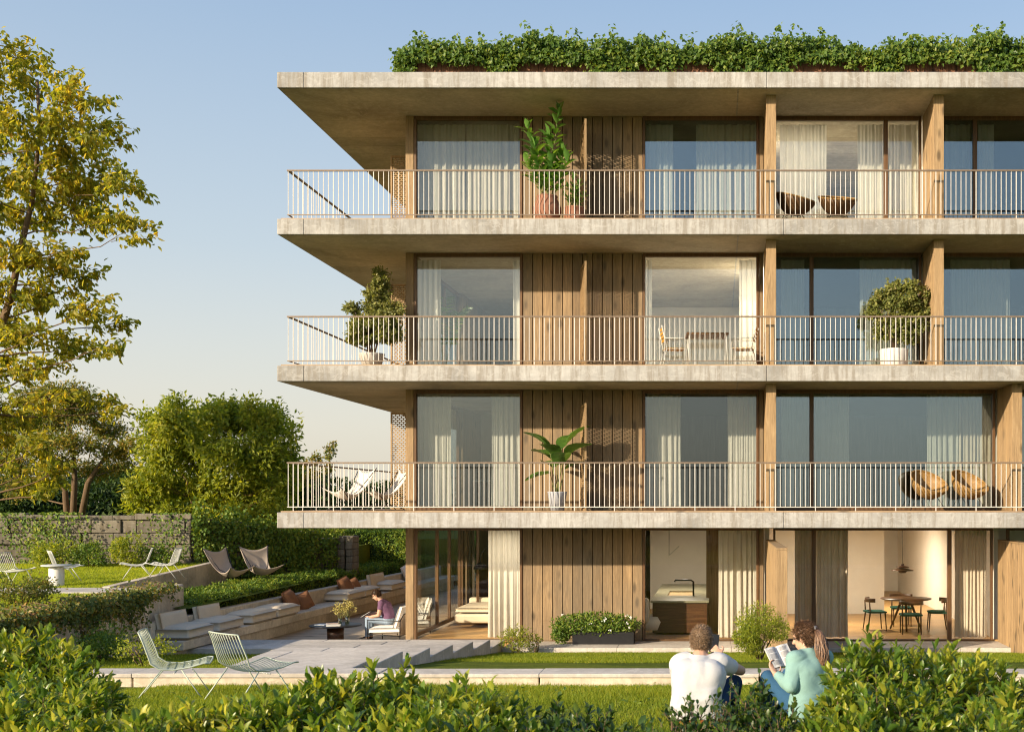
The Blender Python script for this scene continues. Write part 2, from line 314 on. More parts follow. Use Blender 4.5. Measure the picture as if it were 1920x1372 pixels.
# ================================================================== PEOPLE
from mathutils import noise as mnoise
SKIN = plain('skin', (.52, .31, .21), .5, 0, .06, 20, .1); EYEW = plain('eye_white', (.7, .68, .65), .2, 0, .02, 9, 0); IRIS = plain('iris', (.05, .03, .02), .2, 0, .02, 9, 0)
def hairmat(name, c1, c2):
    k = N(name); f = k.noise(k.coord((120, 120, 25)), 1, 4); r = k.rand()
    return k.out(k.pbr(k.ramp(k.math('ADD', k.math('MULTIPLY', f, .6), k.math('MULTIPLY', r, .4)), [(.3, c1), (.75, c2)]), .42, k.bump(f, .5, .004), 0, .45))
def ortho(fwd, up):
    f = V(fwd).normalized(); u = V(up); u = (u - f * u.dot(f)).normalized(); s = f.cross(u)   # s = the figure's right
    return f, u, s
class Person:
    def __init__(p): p.mb = MB(); p.b = []; p.sl = []      # bones: (name, a, b, ra, rb)
    def bone(p, nm, a, b, ra, rb, solid=True):
        a = V(a); b = V(b); p.b.append((nm, a, b, ra, rb))
        if solid: p.mb.capsule(a, b, ra, rb)
    def blob(p, nm, c, r, M3=None):
        c = V(c); p.mb.ell(c, r, M3, 18, 12); m = min(r); p.b.append((nm, c, c + V((0, 0, .001)), m, m))
    def head(p, c, fwd, up, s=1.0):
        f, u, r = ortho(fwd, up); M3 = Matrix((r, f, u)).transposed(); c = V(c); p.hd = (c, f, u, r)
        q = lambda x, y, z: c + r * x * s + f * y * s + u * z * s
        p.blob('skull', q(0, -.012, .022), (.074 * s, .094 * s, .096 * s), M3)
        p.blob('face', q(0, .032, -.045), (.056 * s, .062 * s, .075 * s), M3); p.blob('face', q(0, .066, -.098), (.026 * s, .024 * s, .022 * s), M3)
        p.blob('face', q(0, .074, .028), (.050 * s, .018 * s, .014 * s), M3)
        p.bone('face', q(0, .088, .012), q(0, .112, -.026), .008 * s, .014 * s); p.bone('face', q(-.018, .088, -.058), q(.018, .088, -.058), .009 * s, .009 * s)
        for x in (-1, 1): p.blob('ear', q(x * .078, -.004, -.012), (.010 * s, .022 * s, .034 * s), M3)
        p.eyes = [q(x * .032, .078, .008) for x in (-1, 1)]
    def hand(p, nm, w, d, n, side, curl=.5, s=1.0):
        w = V(w); d = V(d).normalized(); n = V(n); n = (n - d * n.dot(d)).normalized(); t = d.cross(n) * side    # t points to the thumb side
        M3 = Matrix((t, d, n)).transposed(); p.blob(nm, w + d * .045 * s, (.040 * s, .050 * s, .016 * s), M3)
        for i, (o, L) in enumerate(((.030, .070), (.010, .078), (-.011, .073), (-.030, .058))):
            a = w + d * .082 * s + t * o * s; dd = d.copy()
            for j, fr in enumerate((.45, .32, .23)):
                ang = curl * (.5 + .5 * j) + .06 * i
                dd = (dd * math.cos(ang) - n * math.sin(ang)).normalized() if j else (dd * math.cos(ang * .6) - n * math.sin(ang * .6)).normalized()
                b = a + dd * L * fr * s; p.bone(nm, a, b, .0092 - .0009 * j, .0086 - .0009 * j); a = b
        a = w + d * .025 * s + t * .032 * s; b = a + (t * .75 + d * .55 - n * .3).normalized() * .042 * s; p.bone(nm, a, b, .011, .0095); p.bone(nm, b, b + (d * .85 + t * .1 - n * .5).normalized() * .032 * s, .0095, .008)
    def make(p, label, base, garments, voxel=.0075, hair=None, drop=0.0):
        root = empty('person', base, 0, label, 'person'); off = V(base); root.location.z -= drop
        tmp = p.mb.build('tmp_body', SKIN); m = tmp.modifiers.new('r', 'REMESH'); m.mode = 'VOXEL'; m.voxel_size = voxel; m.use_smooth_shade = True
        m = tmp.modifiers.new('s', 'SMOOTH'); m.factor = .5; m.iterations = 4
        dg = bpy.context.evaluated_depsgraph_get(); me = bpy.data.meshes.new_from_object(tmp.evaluated_get(dg)); bpy.data.objects.remove(tmp)
        nv = len(me.vertices); co = np.empty(nv * 3, np.float32); me.vertices.foreach_get('co', co); co = co.reshape(-1, 3).astype(float)
        nr = np.empty(nv * 3, np.float32); me.vertices.foreach_get('normal', nr); nr = nr.reshape(-1, 3).astype(float)
        best = np.full(nv, 1e9); bi = np.zeros(nv, int); bt = np.zeros(nv)
        for i, (nm, a, b, ra, rb) in enumerate(p.b):
            A = np.array(a); B = np.array(b); ab = B - A; t = np.clip(((co - A) @ ab) / max(ab @ ab, 1e-12), 0, 1)
            d = np.linalg.norm(co - A - t[:, None] * ab, axis=1) - (ra + (rb - ra) * t); q = d < best; best[q] = d[q]; bi[q] = i; bt[q] = t[q]
        names = np.array([b[0] for b in p.b])[bi]
        faces = [tuple(f.vertices) for f in me.polygons]
        bm = me; bm.materials.clear(); bm.materials.append(SKIN)
        vs = co - np.array(off); bm.vertices.foreach_set('co', vs.astype(np.float32).ravel()); bm.polygons.foreach_set('use_smooth', [True] * len(faces)); bm.update()
        body = bpy.data.objects.new('body', bm); link(body, root)
        def shell(nm, mask, offs, mat, wr=.004, ws=9, thick=.006, parent=root, it=3):
            fs = [f for f in faces if all(mask[i] for i in f)]
            used = sorted({i for f in fs for i in f}); mp = {i: j for j, i in enumerate(used)}
            P = []
            for i in used:
                c = co[i]; w = mnoise.noise(V(c) * ws) + .6 * mnoise.noise(V((c[0] * 8, c[1] * 8, c[2] * 24)))
                o_ = offs(i) if callable(offs) else offs
                P.append(tuple(c + nr[i] * (o_ + wr * w) - np.array(off)))
            mb = MB().add(P, [[mp[i] for i in f] for f in fs], True); o = mb.build(nm, mat, parent)
            sm = o.modifiers.new('s', 'SMOOTH'); sm.factor = .5; sm.iterations = it
            if thick: q = o.modifiers.new('t', 'SOLIDIFY'); q.thickness = thick; q.offset = -1
            return o
        for nm, sel, offs, mat, wr in garments:
            it = 70 if nm in ('t_shirt', 'shirt') else 4
            mask = np.array([sel(names[i], bt[i], co[i]) for i in range(nv)]); shell(nm, mask, offs, mat, wr, it=it)
        for e in p.eyes:
            MB().ell(V(e) - off, .0105).build('eye', IRIS, root)
        if hair:
            mat, sel, th, ln = hair; c, f, u, r = p.hd
            mask = np.array([names[i] in ('skull', 'ear', 'face', 'neck') and sel((co[i] - np.array(c)) @ np.array(f), (co[i] - np.array(c)) @ np.array(u), abs((co[i] - np.array(c)) @ np.array(r))) for i in range(nv)])
            h = shell('hair', mask, lambda i: th, mat, .004, 40, .01)
            idx = np.where(mask)[0]; idx = rng.choice(idx, min(len(idx) * 3, 6000)); n_ = nr[idx]
            t = n_ * .55 + np.array(-u)[None] * .5 + np.array(-f)[None] * .35 * (ln > .03) + rng.normal(0, .25, n_.shape) + np.array(f)[None] * .25 * (ln <= .03)
            leaves('hair_strands', co[idx] + n_ * th * .7 - np.array(off), t, n_, ln * rng.uniform(.6, 1.3, len(idx)), .0035, mat, 'blade', h)
        return root
def torso(p, hips, waist, chest, neck, right, w=(.075, .06, .085), r=(.118, .105, .112), shl=None, shr=None):
    rt = V(right).normalized(); hips, waist, chest, neck = map(V, (hips, waist, chest, neck))
    for s in (-1, 1):
        p.bone('hips', hips + rt * s * w[0], waist + rt * s * w[1], r[0], r[1]); p.bone('torso', waist + rt * s * w[1], chest + rt * s * w[2], r[1], r[2])
    p.bone('hips', hips, waist, r[0], r[1] * 1.03); p.bone('torso', waist, chest, r[1] * 1.03, r[2] * 1.04)
    p.bone('torso', chest, neck - V((0, 0, .03)), r[2] * 1.0, .07)
    for e in (shl, shr): p.bone('torso', V(neck) - V((0, 0, .05)), e, .062, .058)
def limb(p, nm, a, b, c, r): p.bone('upper_' + nm, a, b, r[0], r[1]); p.bone('lower_' + nm, b, c, r[1] * .95, r[2])
TOP = lambda sl: (lambda n, t, c: n in ('torso', 'hips') or (n.startswith('upper_arm') and t < sl) or (n == 'lower_arm' and sl > 1 and t < .93) or (n.startswith('lower_arm') and sl > 1 and t < .93))
PANTS = lambda n, t, c: n == 'hips' or n.startswith('upper_leg') or (n.startswith('lower_leg') and t < .95)
denim = cloth('dark_denim', (.025, .055, .11), 0, 300, .2); denim2 = cloth('blue_denim', (.035, .10, .19), 0, 300, .2); denim3 = cloth('faded_denim', (.28, .36, .46), 0, 300, .15)
teal = cloth('mint_cotton', (.22, .37, .34), 0, 260, .06, folds=.45); whitec = cloth('white_cotton', (.53, .53, .53), 0, 260, .03, folds=.35); purple = cloth('purple_cotton', (.16, .085, .15), 0, 260, .08, folds=.5)
beltm = plain('brown_leather', (.30, .09, .03), .5, 0, .15, 20, .1); shoe = plain('dark_shoe', (.06, .05, .045), .5, 0, .2, 20, .1)
def feet(p, s, a, d):
    d = V(d).normalized(); p.bone('foot', V(a) - V((0, 0, .01)), V(a) + d * .15 - V((0, 0, .035)), .045, .032)
# --- man in the white t-shirt
p = Person(); bz = zf(9.25)
torso(p, (-.165, 9.25, 1.395), (-.165, 9.22, 1.53), (-.15, 9.29, 1.70), (-.137, 9.38, 1.86), (1, .05, 0), shl=(-.30, 9.36, 1.785), shr=(.02, 9.36, 1.79))
p.bone('neck', (-.137, 9.38, 1.82), (-.128, 9.42, 1.91), .058, .054); p.head((-.126, 9.435, 1.955), (.10, .93, -.36), (0, .2, 1))
limb(p, 'arm', (.025, 9.36, 1.785), (.19, 9.60, 1.695), (.03, 9.745, 1.79), (.056, .043, .029)); p.hand('hand', (.03, 9.745, 1.79), (-.55, .35, .6), (0, -.9, .3), 1, .7)
limb(p, 'arm', (-.305, 9.36, 1.78), (-.33, 9.60, 1.64), (-.20, 9.80, 1.62), (.056, .043, .029)); p.hand('hand', (-.20, 9.80, 1.62), (.6, .7, -.1), (0, .1, 1), -1, .6)
for s, h, k, a in ((1, (-.07, 9.28, 1.385), (.14, 9.66, 1.585), (.12, 9.93, 1.25)), (-1, (-.26, 9.28, 1.385), (-.29, 9.69, 1.565), (-.27, 9.96, 1.25))):
    limb(p, 'leg', h, k, a, (.092, .062, .042)); feet(p, s, a, (.1 * s, 1, 0))
p.make('man in white t-shirt sitting on the grass with his back turned, holding a phone', (-.15, 9.4, bz), [
    ('trousers', PANTS, .008, denim, .004), ('t_shirt', lambda n, t, c: TOP(.55)(n, t, c) and 1.37 < c[2] < 1.855, .031, whitec, .010),
    ('belt', lambda n, t, c: n == 'hips' and c[2] < 1.392, .013, beltm, .001), ('shoe', lambda n, t, c: n == 'foot' and c[0] > -.08, .006, shoe, .001), ('shoe', lambda n, t, c: n == 'foot' and c[0] < -.08, .006, shoe, .001)],
    hair=(hairmat('brown_hair', (.12, .075, .04), (.33, .22, .13)), lambda f, u, r: (u > .045 and f < .085) or (f < .0 and u > -.075 and r < .083) or (f < .03 and u > .01), .009, .024), drop=.045)
ph = MB(); o = ph.box(-.038, .038, -.0045, .0045, -.075, .075).build('phone', M['darkm'], None, bevel=.003, loc=(-.026, 9.80, 1.85)); o.rotation_euler = (-.25, .12, .1); tag(o, 'small black phone held up beyond the shoulder of the man in white', 'phone')
# --- woman with the book
p = Person(); f2 = V((-.6, .8, 0)); r2 = V((.8, .6, 0))
torso(p, (.745, 9.30, 1.385), (.745, 9.29, 1.52), (.735, 9.32, 1.68), (.722, 9.375, 1.835), r2, w=(.075, .05, .065), r=(.115, .095, .098), shl=(.615, 9.28, 1.775), shr=(.86, 9.465, 1.775))
p.bone('neck', (.722, 9.375, 1.80), (.712, 9.40, 1.90), .048, .045); p.head((.700, 9.415, 1.945), (-.86, .42, -.30), (-.1, .1, 1), .96)
limb(p, 'arm', (.612, 9.28, 1.77), (.572, 9.16, 1.585), (.465, 9.34, 1.655), (.050, .040, .026)); p.hand('hand', (.465, 9.34, 1.655), (-.25, .6, .55), (-.4, .3, -.8), -1, .6, .92)
limb(p, 'arm', (.863, 9.465, 1.77), (.80, 9.68, 1.60), (.63, 9.66, 1.725), (.050, .040, .026)); p.hand('hand', (.63, 9.66, 1.725), (-.7, .1, .4), (.2, .6, -.6), 1, .6, .92)
for s, h, k, a in ((-1, (.66, 9.27, 1.375), (.415, 9.60, 1.59), (.40, 9.84, 1.24)), (1, (.80, 9.37, 1.375), (.60, 9.77, 1.585), (.49, 10.02, 1.225))):
    limb(p, 'leg', h, k, a, (.090, .060, .040)); feet(p, s, a, (-.4, 1, 0))
HB = hairmat('chestnut_hair', (.06, .032, .018), (.24, .135, .075))
w = p.make('woman in mint shirt and blue jeans reading an open book on the grass', (.74, 9.4, bz), [
    ('jeans', PANTS, .007, denim2, .004), ('shirt', lambda n, t, c: TOP(2)(n, t, c) and c[2] > 1.325, .027, teal, .016),
    ('shoe', lambda n, t, c: n == 'foot' and c[1] < 9.93, .006, shoe, .001), ('shoe', lambda n, t, c: n == 'foot' and c[0] > .44 and c[1] >= 9.93, .006, shoe, .001)],
    hair=(HB, lambda f, u, r: (u > .055 and f < .088) or (f < .045 and u > -.0) or (f < -.005 and u > -.07), .010, .036))
c, f, u, r = p.hd; off = V((.74, 9.4, bz)); tie = c - f * .112 + u * .035 - off
mb = MB()
for i in range(300):
    a = rnd.uniform(0, 6.28); q = rnd.random() ** .5; fx = V((.5, -.9, 0)) * .03 + V((math.cos(a), math.sin(a), 0)) * q * .058; L = rnd.uniform(.27, .37); pts = []
    for j in range(11):
        t = j / 10; wv = .007 * math.sin(t * 13 + a * 2 + i * .05)
        pts.append(tie + V((math.cos(a) * .010, math.sin(a) * .010, 0)) * (1 - t) + fx * (math.sin(min(t * 1.5, 1.57)) * (1.1 - .55 * max(0, t - .5))) + V((.035 * math.sin(t * 2.0) + wv, -.05 * math.sin(t * 1.9) + wv * .6, .02 * math.sin(t * 6) * (t < .4) - L * t ** 1.25)))
    mb.tube(pts, [.0045, .0055, .006, .006, .0058, .0055, .005, .0045, .004, .003, .0012], 5)
mb.build('ponytail', HB, w)
MB().tube([tie + u * .02 * math.cos(k * PI / 8) + r * .02 * math.sin(k * PI / 8) for k in range(17)], .010, 8).build('hair_tie', whitec, w)
# open book
rt = V((.74, .60, .10)).normalized(); upv = V((-.42, .34, .84)); upv = (upv - rt * upv.dot(rt)).normalized(); nb = rt.cross(upv)   # nb points towards the reader
if nb.dot(V((.2, -.1, .2))) < 0: nb = -nb
cb = V((.500, 9.50, 1.775)); root = empty('open_book', cb, 0, 'open white book with printed lines held by the woman in mint', 'book')
pg = MB(); tx = MB(); cv = MB()
for s in (-1, 1):
    g = []; gc = []
    for i in range(9):
        q = i / 8; uu = s * .118 * q; hh = .018 * math.sin(PI * min(q * 1.1, 1)) * (1 - q * .5) + .022 * q
        g.append([rt * uu + upv * v * .088 + nb * (hh + .004) for v in (-1, 1)]); gc.append([rt * uu * 1.02 + upv * v * .091 + nb * (.020 * q - .006) for v in (-1, 1)])
    pg.sheet(g); cv.sheet(gc)
    for ln in range(17):
        if ln in (4, 11): continue
        v = .069 - ln * .0084; e = rnd.uniform(.75, 1)
        row = []
        for i in range(7):
            q = .13 + .74 * i / 6 * (e if s > 0 else 1); uu = s * .118 * q; hh = .018 * math.sin(PI * min(q * 1.1, 1)) * (1 - q * .5) + .022 * q
            row.append([rt * uu + upv * (v + d) + nb * (hh + .0052) for d in (-.0017, .0017)])
        tx.sheet(row)
pg.build('pages', plain('book_page', (.74, .73, .70), .8, 0, .02, 9, .02), root); tx.build('printed_text', plain('grey_ink', (.24, .24, .26), .8, 0, .05, 60, 0), root); cv.build('cover', paper0 if 'paper0' in globals() else plain('book_cover', (.60, .58, .52), .6), root, solid=.004)
# --- man on the terrace
p = Person(); dz = -.15
torso(p, (-7.50, 26.75, .335), (-7.50, 26.75, .48), (-7.57, 26.75, .64), (-7.66, 26.75, .785), (0, 1, 0), shl=(-7.62, 26.59, .725), shr=(-7.62, 26.91, .725))
p.bone('neck', (-7.66, 26.75, .76), (-7.73, 26.75, .86), .056, .052); p.head((-7.765, 26.75, .905), (-.82, -.08, -.55), (-.4, 0, 1), 1.0)
limb(p, 'arm', (-7.62, 26.585, .72), (-7.66, 26.53, .46), (-7.86, 26.60, .42), (.054, .042, .030)); p.hand('hand', (-7.86, 26.60, .42), (-.9, .3, .15), (0, 0, 1), 1, .35)
limb(p, 'arm', (-7.62, 26.915, .72), (-7.70, 26.95, .47), (-7.88, 26.85, .47), (.054, .042, .030)); p.hand('hand', (-7.88, 26.85, .47), (-.9, -.3, -.1), (0, -.3, 1), -1, .35)
for s, h, k, a in ((1, (-7.52, 26.66, .325), (-7.93, 26.63, .36), (-7.94, 26.62, -.06)), (-1, (-7.52, 26.84, .325), (-7.93, 26.90, .36), (-7.95, 26.92, -.06))):
    limb(p, 'leg', h, k, a, (.088, .062, .044)); feet(p, s, a, (-1, 0, 0))
p.make('man in purple t-shirt reading a tablet in the terrace armchair', (-7.5, 26.75, .24), [
    ('trousers', PANTS, .008, denim3, .005), ('t_shirt', lambda n, t, c: TOP(.6)(n, t, c) and c[2] > .36, .018, purple, .008), ('shoe', lambda n, t, c: n == 'foot' and c[1] < 26.77, .006, shoe, .001), ('shoe', lambda n, t, c: n == 'foot' and c[1] > 26.77, .006, shoe, .001)],
    hair=(hairmat('dark_brown_hair', (.03, .015, .008), (.12, .06, .03)), lambda f, u, r: (u > .05 and f < .085) or (f < .0 and u > -.06) or (f < .03 and u > .01), .008, .022))
root = empty('tablet', (-8.0, 26.72, .47), 0, 'pale tablet in the hands of the man in purple', 'tablet'); root.rotation_euler = (0, -.55, .1)
MB().box(-.12, .12, -.085, .085, -.004, .004).build('case', M['white'], root, bevel=.003); MB().box(-.108, .108, -.075, .075, .0045, .006).build('screen', plain('tablet_screen', (.30, .34, .42), .15, 0, .5, 12, 0), root)
# ================================================================== TERRAIN
def strip(name, rows, mat, und=.012, nx=40):   # rows: (y, x0, x1, z) cross-sections of a ground sheet
    mb = MB(); g = []
    for y, x0, x1, z in rows:
        g.append([(x0 + (x1 - x0) * k / nx, y, z + und * math.sin(k * 1.7 + y * .9) * (0 < k < nx)) for k in range(nx + 1)])
    o = mb.sheet(g, True).build(name, mat); tag(o, kind='structure'); return o
g = MB(); g.add([(-500, -400, -.7), (500, -400, -.7), (500, 600, -.7), (-500, 600, -.7)], [(0, 1, 2, 3)])
tag(g.build('ground', M['gr_far']), kind='structure')
ys = [-60, -20, -5, 3, 6, 8.5, 9, 10, 11, 12, 13, 13.86]
strip('front_lawn', [(y, -40, 40, zf(y)) for y in ys], M['gr_far'], .02, 60)
ys = [14.24 + i * (24.5 - 14.24) / 16 for i in range(17)]
strip('sloping_lawn', [(y, -11.6, 40, zs(y)) for y in ys], M['gr_far'])
def wx(y): return -10.05 - (y - 14.5) * .131        # inner face of the ivy retaining wall
ys = [14.24 + i * (23.3 - 14.24) / 12 for i in range(13)]
strip('side_lawn', [(y, -45, wx(y) - .15, zl(y)) for y in ys], M['gr_far'])
strip('upper_lawn', [(y, -45, -12.75 - (y - 24.4) * .09, zl(y)) for y in [24.45, 26, 28, 30, 32.2]], M['gr_far'])
strip('middle_lawn', [(y, -13.9, -11.0, .80 + .01 * (y - 25)) for y in [24.5, 27, 30, 33, 36, 40, 45]], M['gr_far'], .02, 16)
mb = MB(); mb.prism([(-400, 31.9), (-14.2, 31.9), (-11.7, 36), (-11.7, 45), (80, 45), (80, 500), (-400, 500)], .2, 1.6)
tag(mb.build('rear_ground', M['gr_far']), kind='structure')
mb = MB(); mb.prism([(-45, 23.25), (wx(23.25) - .12, 23.25), (wx(24.5) - .1, 24.5), (-45, 24.5)], .9, 1.235)
tag(mb.build('garden_path', M['pave'], bevel=.01), kind='structure')
# pavement along the facade, in slabs
mb = MB(); x = -4.5
while x < 20:
    mb.box(x, x + 2.395, 24.56, 25.755, -.3, -.03); x += 2.4
tag(mb.build('pavement', M['pave'], bevel=.008), kind='structure')
# terrace deck beside the house
mb = MB(); y = 24.95
while y < 44.5:
    mb.box(-10.6, -6.70 if y > 25.75 else -4.5, y, y + .138, -.3, -.15); y += .142
tag(mb.build('terrace_deck', M['deckw'], bevel=.004), kind='structure')
# garden steps: wide treads that fall away from the eye towards the house
def sxl(y): return -5.9 - (y - 14.3) * .29
treads = [(14.30, 15.30, .965), (15.30, 16.90, .82), (16.90, 18.50, .676 + .075), (18.50, 20.1, .60), (20.1, 21.76, .45), (21.76, 23.4, .285)]
mb = MB()
treads = [(14.29, 15.3, .975), (15.3, 16.9, .885), (16.9, 18.5, .735), (18.5, 20.1, .590), (20.1, 21.76, .445), (21.76, 23.4, .290)]
for i, (a, b, z) in enumerate(treads):
    cuts = [sxl((a + b) / 2), -7.75, -6.1, -4.52]
    cuts = [c for c in cuts if c >= cuts[0]]
    cuts.sort()
    for c0, c1 in zip(cuts[:-1], cuts[1:]):
        if c1 - c0 > .1: mb.box(c0 + .006, c1 - .006, a + .004, b - .004, -.35, z - .006)
st = mb.build('garden_steps', M['pave'], bevel=.012)
tag(st, 'wide pale concrete steps descending from low wall to house terrace', 'steps')
mb = MB()
for c0, c1 in ((-11.25, -9.4), (-9.4, -7.75), (-7.75, -6.1), (-6.1, -4.52)): mb.box(c0 + .002, c1 - .002, 23.41, 24.93, -.4, .10)
tag(mb.build('terrace_landing', M['pave'], bevel=.003), kind='structure')
# low wall along the top of the slope
root = empty('low_wall', (0, 14, .9), label='long low concrete wall crossing the lawn behind the seated couple', cat='wall')
mb = MB(); cb = MB(); x = -9.2; wl = [2.3, 2.9, 1.9, 2.6, 2.2, 2.54, 2.4, 3.6]
i = 0
while x < 24:
    w = wl[i % 8]; i += 1
    mb.box(x + .009, x + w - .009, 13.84, 14.27, .55, .955); cb.box(x + .003, x + w - .003, 13.82, 14.285, .957, 1.0 + .004 * (i % 3)); x += w
b = mb.build('wall_block', M['wallc'], root, bevel=.012); b.location = (0, -14, -.9); c = cb.build('coping', M['pave'], root, bevel=.008); c.location = (0, -14, -.9)
# ivy retaining wall, wall between the two lawns
mb = MB(); ysx = [14.3, 18, 21.8, 23.6, 25.2]
for a, b in zip(ysx[:-1], ysx[1:]):
    a2, b2 = a + .004, b - .004
    mb.prism([(wx(a2) - .28, a2), (wx(a2), a2), (wx(b2), b2), (wx(b2) - .28, b2)], -.4, 1.26)
tag(mb.build('retaining_wall', M['wallc'], bevel=.03), 'rough concrete retaining wall draped in reddish ivy beside the bench end', 'wall')
mb = MB()
for k in range(5):
    a = 24.52 + k * 1.5; b = a + 1.49
    X = lambda y: -12.7 - (y - 24.4) * .09
    mb.prism([(X(a) - .16, a), (X(a) + .02, a), (X(b) + .02, b), (X(b) - .16, b)], .6, lambda x, y: zl(y) + .05)
tag(mb.build('lawn_edging_wall', M['wallc'], bevel=.012), 'straight low concrete wall stepping up between the two lawns behind canvas chairs', 'wall')
# old stone wall
def stone_run(mb, p0, p1, top0, top1, base, seed):
    r = random.Random(seed); p0 = V((*p0, 0)); p1 = V((*p1, 0)); d = (p1 - p0); L = d.length; t = d / L
    Mx = Matrix.Translation(p0) @ Matrix(((t.x, -t.y, 0, 0), (t.y, t.x, 0, 0), (0, 0, 1, 0), (0, 0, 0, 1)))
    zb = base
    for cidx, h in enumerate((.36, .33, .30, .35, .28, .33)):
        u = -.3 * (cidx % 2)
        while u < L:
            w = r.uniform(.35, .95); u2 = min(u + w, L)
            top = top0 + (top1 - top0) * max(u, 0) / L
            z1 = min(zb + h, top + r.uniform(-.04, .04))
            if z1 - zb > .06 and u2 - max(u, 0) > .15:
                e = r.uniform(-.05, .05)
                mb.box(max(u, 0) + .004, u2 - .004, e, .45 + e, zb + .006, z1 - .004, Mx)
            u = u2
        zb += h
mb = MB(); stone_run(mb, (-34, 31.0), (-14.0, 31.2), 2.66, 2.7, 1.2, 1); stone_run(mb, (-13.98, 31.25), (-11.4, 35.4), 2.62, 1.9, .95, 2)
for i_ in range(6):
    for j_ in range(2): mb.box(-11.42 + .25 * j_ + .006 + rnd.uniform(0, .02), -11.18 + .25 * j_ - .004, 35.2 - rnd.uniform(0, .03), 35.8, .8 + i_ * .2, .994 + i_ * .2)
tag(mb.build('stone_wall', M['stone'], bevel=.022), 'old weathered stone block wall overgrown with ivy behind the wire chairs', 'wall')
# concrete bench
def bf(y): return -10.40 + (y - 23.6) * .0396
root = empty('concrete_bench', (-10.5, 30, -.15), label='very long pale concrete bench with backrest running along the hedge', cat='bench')
def bench_pr(x0, x1, z0, z1, y0=22.9, y1=43.5):
    return MB().prism([(bf(y0) + x0, y0), (bf(y0) + x1, y0), (bf(y1) + x1, y1), (bf(y1) + x0, y1)], z0, z1)
for nm, mb in (('seat', bench_pr(-.62, 0, .12, .30)), ('backrest', bench_pr(-.86, -.63, -.4, .66)), ('plinth', bench_pr(-.6, -.16, -.4, .117))):
    o = mb.build(nm, M['wallc'], root, bevel=.015); o.location = (10.5, -30, .15)
# ================================================================== BUILDING
bld = empty('apartment_building', (-6.84, 25.8, 0), label='four storey concrete apartment building with larch cladding and deep balconies', cat='building')
class BP:            # building part builder: world coordinates, parented to the root
    pass
def bp(mb, name, mat, parent=None, **kw):
    o = mb.build(name, mat, parent or bld, **kw)
    if parent is None: o.location = (6.84, -25.8, 0)
    return o
FL = [0.0, 2.81, 5.81, 8.81]; SOF = [2.49, 5.49, 8.49, 11.49]
XL, XR, YB = -6.84, 13.4, 40.0
for k, (zt, zb) in enumerate(((2.81, 2.49), (5.81, 5.49), (8.81, 8.49), (11.81, 11.49))):
    nm = 'roof_slab' if k == 3 else 'balcony_slab'
    mb = MB()
    for a, b in ((-9.01, -8.46), (-8.46, 1.36 - .35 * (k % 2)), (1.36 - .35 * (k % 2), 6.4), (6.4, 14.6)):
        mb.box(a + .002, b - .002, 24.0, 41.8, zb, zt)
    o = bp(mb, nm, M['conc'], bevel=.012)
    mb = MB()
    for a, b in ((-8.97, .41), (.44, 14.5)): mb.box(a, b, 24.06, 41.7, zb - .006, zb - .002)
    bp(mb, 'soffit', M['soffit'], o)
    if k < 3:
        mb = MB(); y = 24.06
        while y < 25.7:
            mb.box(-8.95, 14.4, y, y + .134, zt + .003, zt + .028); y += .14
        x = -8.95
        while x < -6.95:
            mb.box(x, x + .134, 25.75, 41.6, zt + .003, zt + .028); x += .14
        bp(mb, 'balcony_deck', M['balc'], o)
mb = MB(); mb.box(-6.62, 13, 25.86, 39.9, -.5, -.05)
y = 25.8
while y < 39.8:
    mb.box(-6.60, 13, y, y + .158, -.048, 0.0); y += .16
bp(mb, 'interior_floor', M['floorw'])
def window(x0, x1, z0, z1, mull=(), y=25.8, side=False, frame='frame', fw=.055, bot=.09, gm='glass'):
    """glazed opening in the facade (side=True: along the west wall, x is then y)"""
    mb = MB()
    def bx(a, b, zz0, zz1, dy0=-.05, dy1=.06):
        if side: mb.box(XL - dy1 + .06, XL - dy0 + .02, a, b, zz0, zz1)
        else: mb.box(a, b, y + dy0, y + dy1, zz0, zz1)
    bx(x0, x0 + fw, z0, z1); bx(x1 - fw, x1, z0, z1)
    bx(x0 + fw, x1 - fw, z1 - .085, z1, -.045); bx(x0 + fw, x1 - fw, z0, z0 + bot, -.045)
    xs = [x0 + fw]
    for m in mull: bx(m - .045, m + .045, z0 + bot, z1 - .085, -.048); xs += [m - .045, m + .045]
    xs.append(x1 - fw)
    w = bp(mb, 'window', M[frame], bevel=.006)
    for a, b in zip(xs[0::2], xs[1::2]):
        p = MB()
        if side: p.box(XL + .02, XL + .03, a, b, z0 + bot, z1 - .085)
        else: p.box(a, b, y + .0, y + .01, z0 + bot, z1 - .085)
        bp(p, 'glass_pane', M[gm] if z0 > 1 else M['glass_clear'], w)
    return w
def clad(x0, x1, z0, z1, pitch=.217, y0=25.77):
    mb = MB(); n = max(1, round((x1 - x0) / pitch)); p = (x1 - x0) / n
    for i in range(n):
        mb.box(x0 + i * p + .007, x0 + (i + 1) * p - .007, y0 + rnd.uniform(-.003, .003), 25.85, z0, z1)
    mb.box(x0, x1, 25.86, 25.93, z0, z1)
    return bp(mb, 'timber_cladding', M['clad'], bevel=.004)
def fin(x0, k, ya=24.41, w=.2):
    mb = MB(); z0 = FL[k] + .03; z1 = SOF[k] - .008; y = 25.755
    while y > ya + .1:
        mb.box(x0, x0 + w, y - .052, y, z0, z1); y -= .082
    mb.box(x0 + .022, x0 + w - .022, ya + .02, 25.75, z0, z1)
    mb.box(x0 - .004, x0 + w + .004, ya, y - .004, z0, z1)
    return bp(mb, 'privacy_fin', M['fin'], bevel=.004)
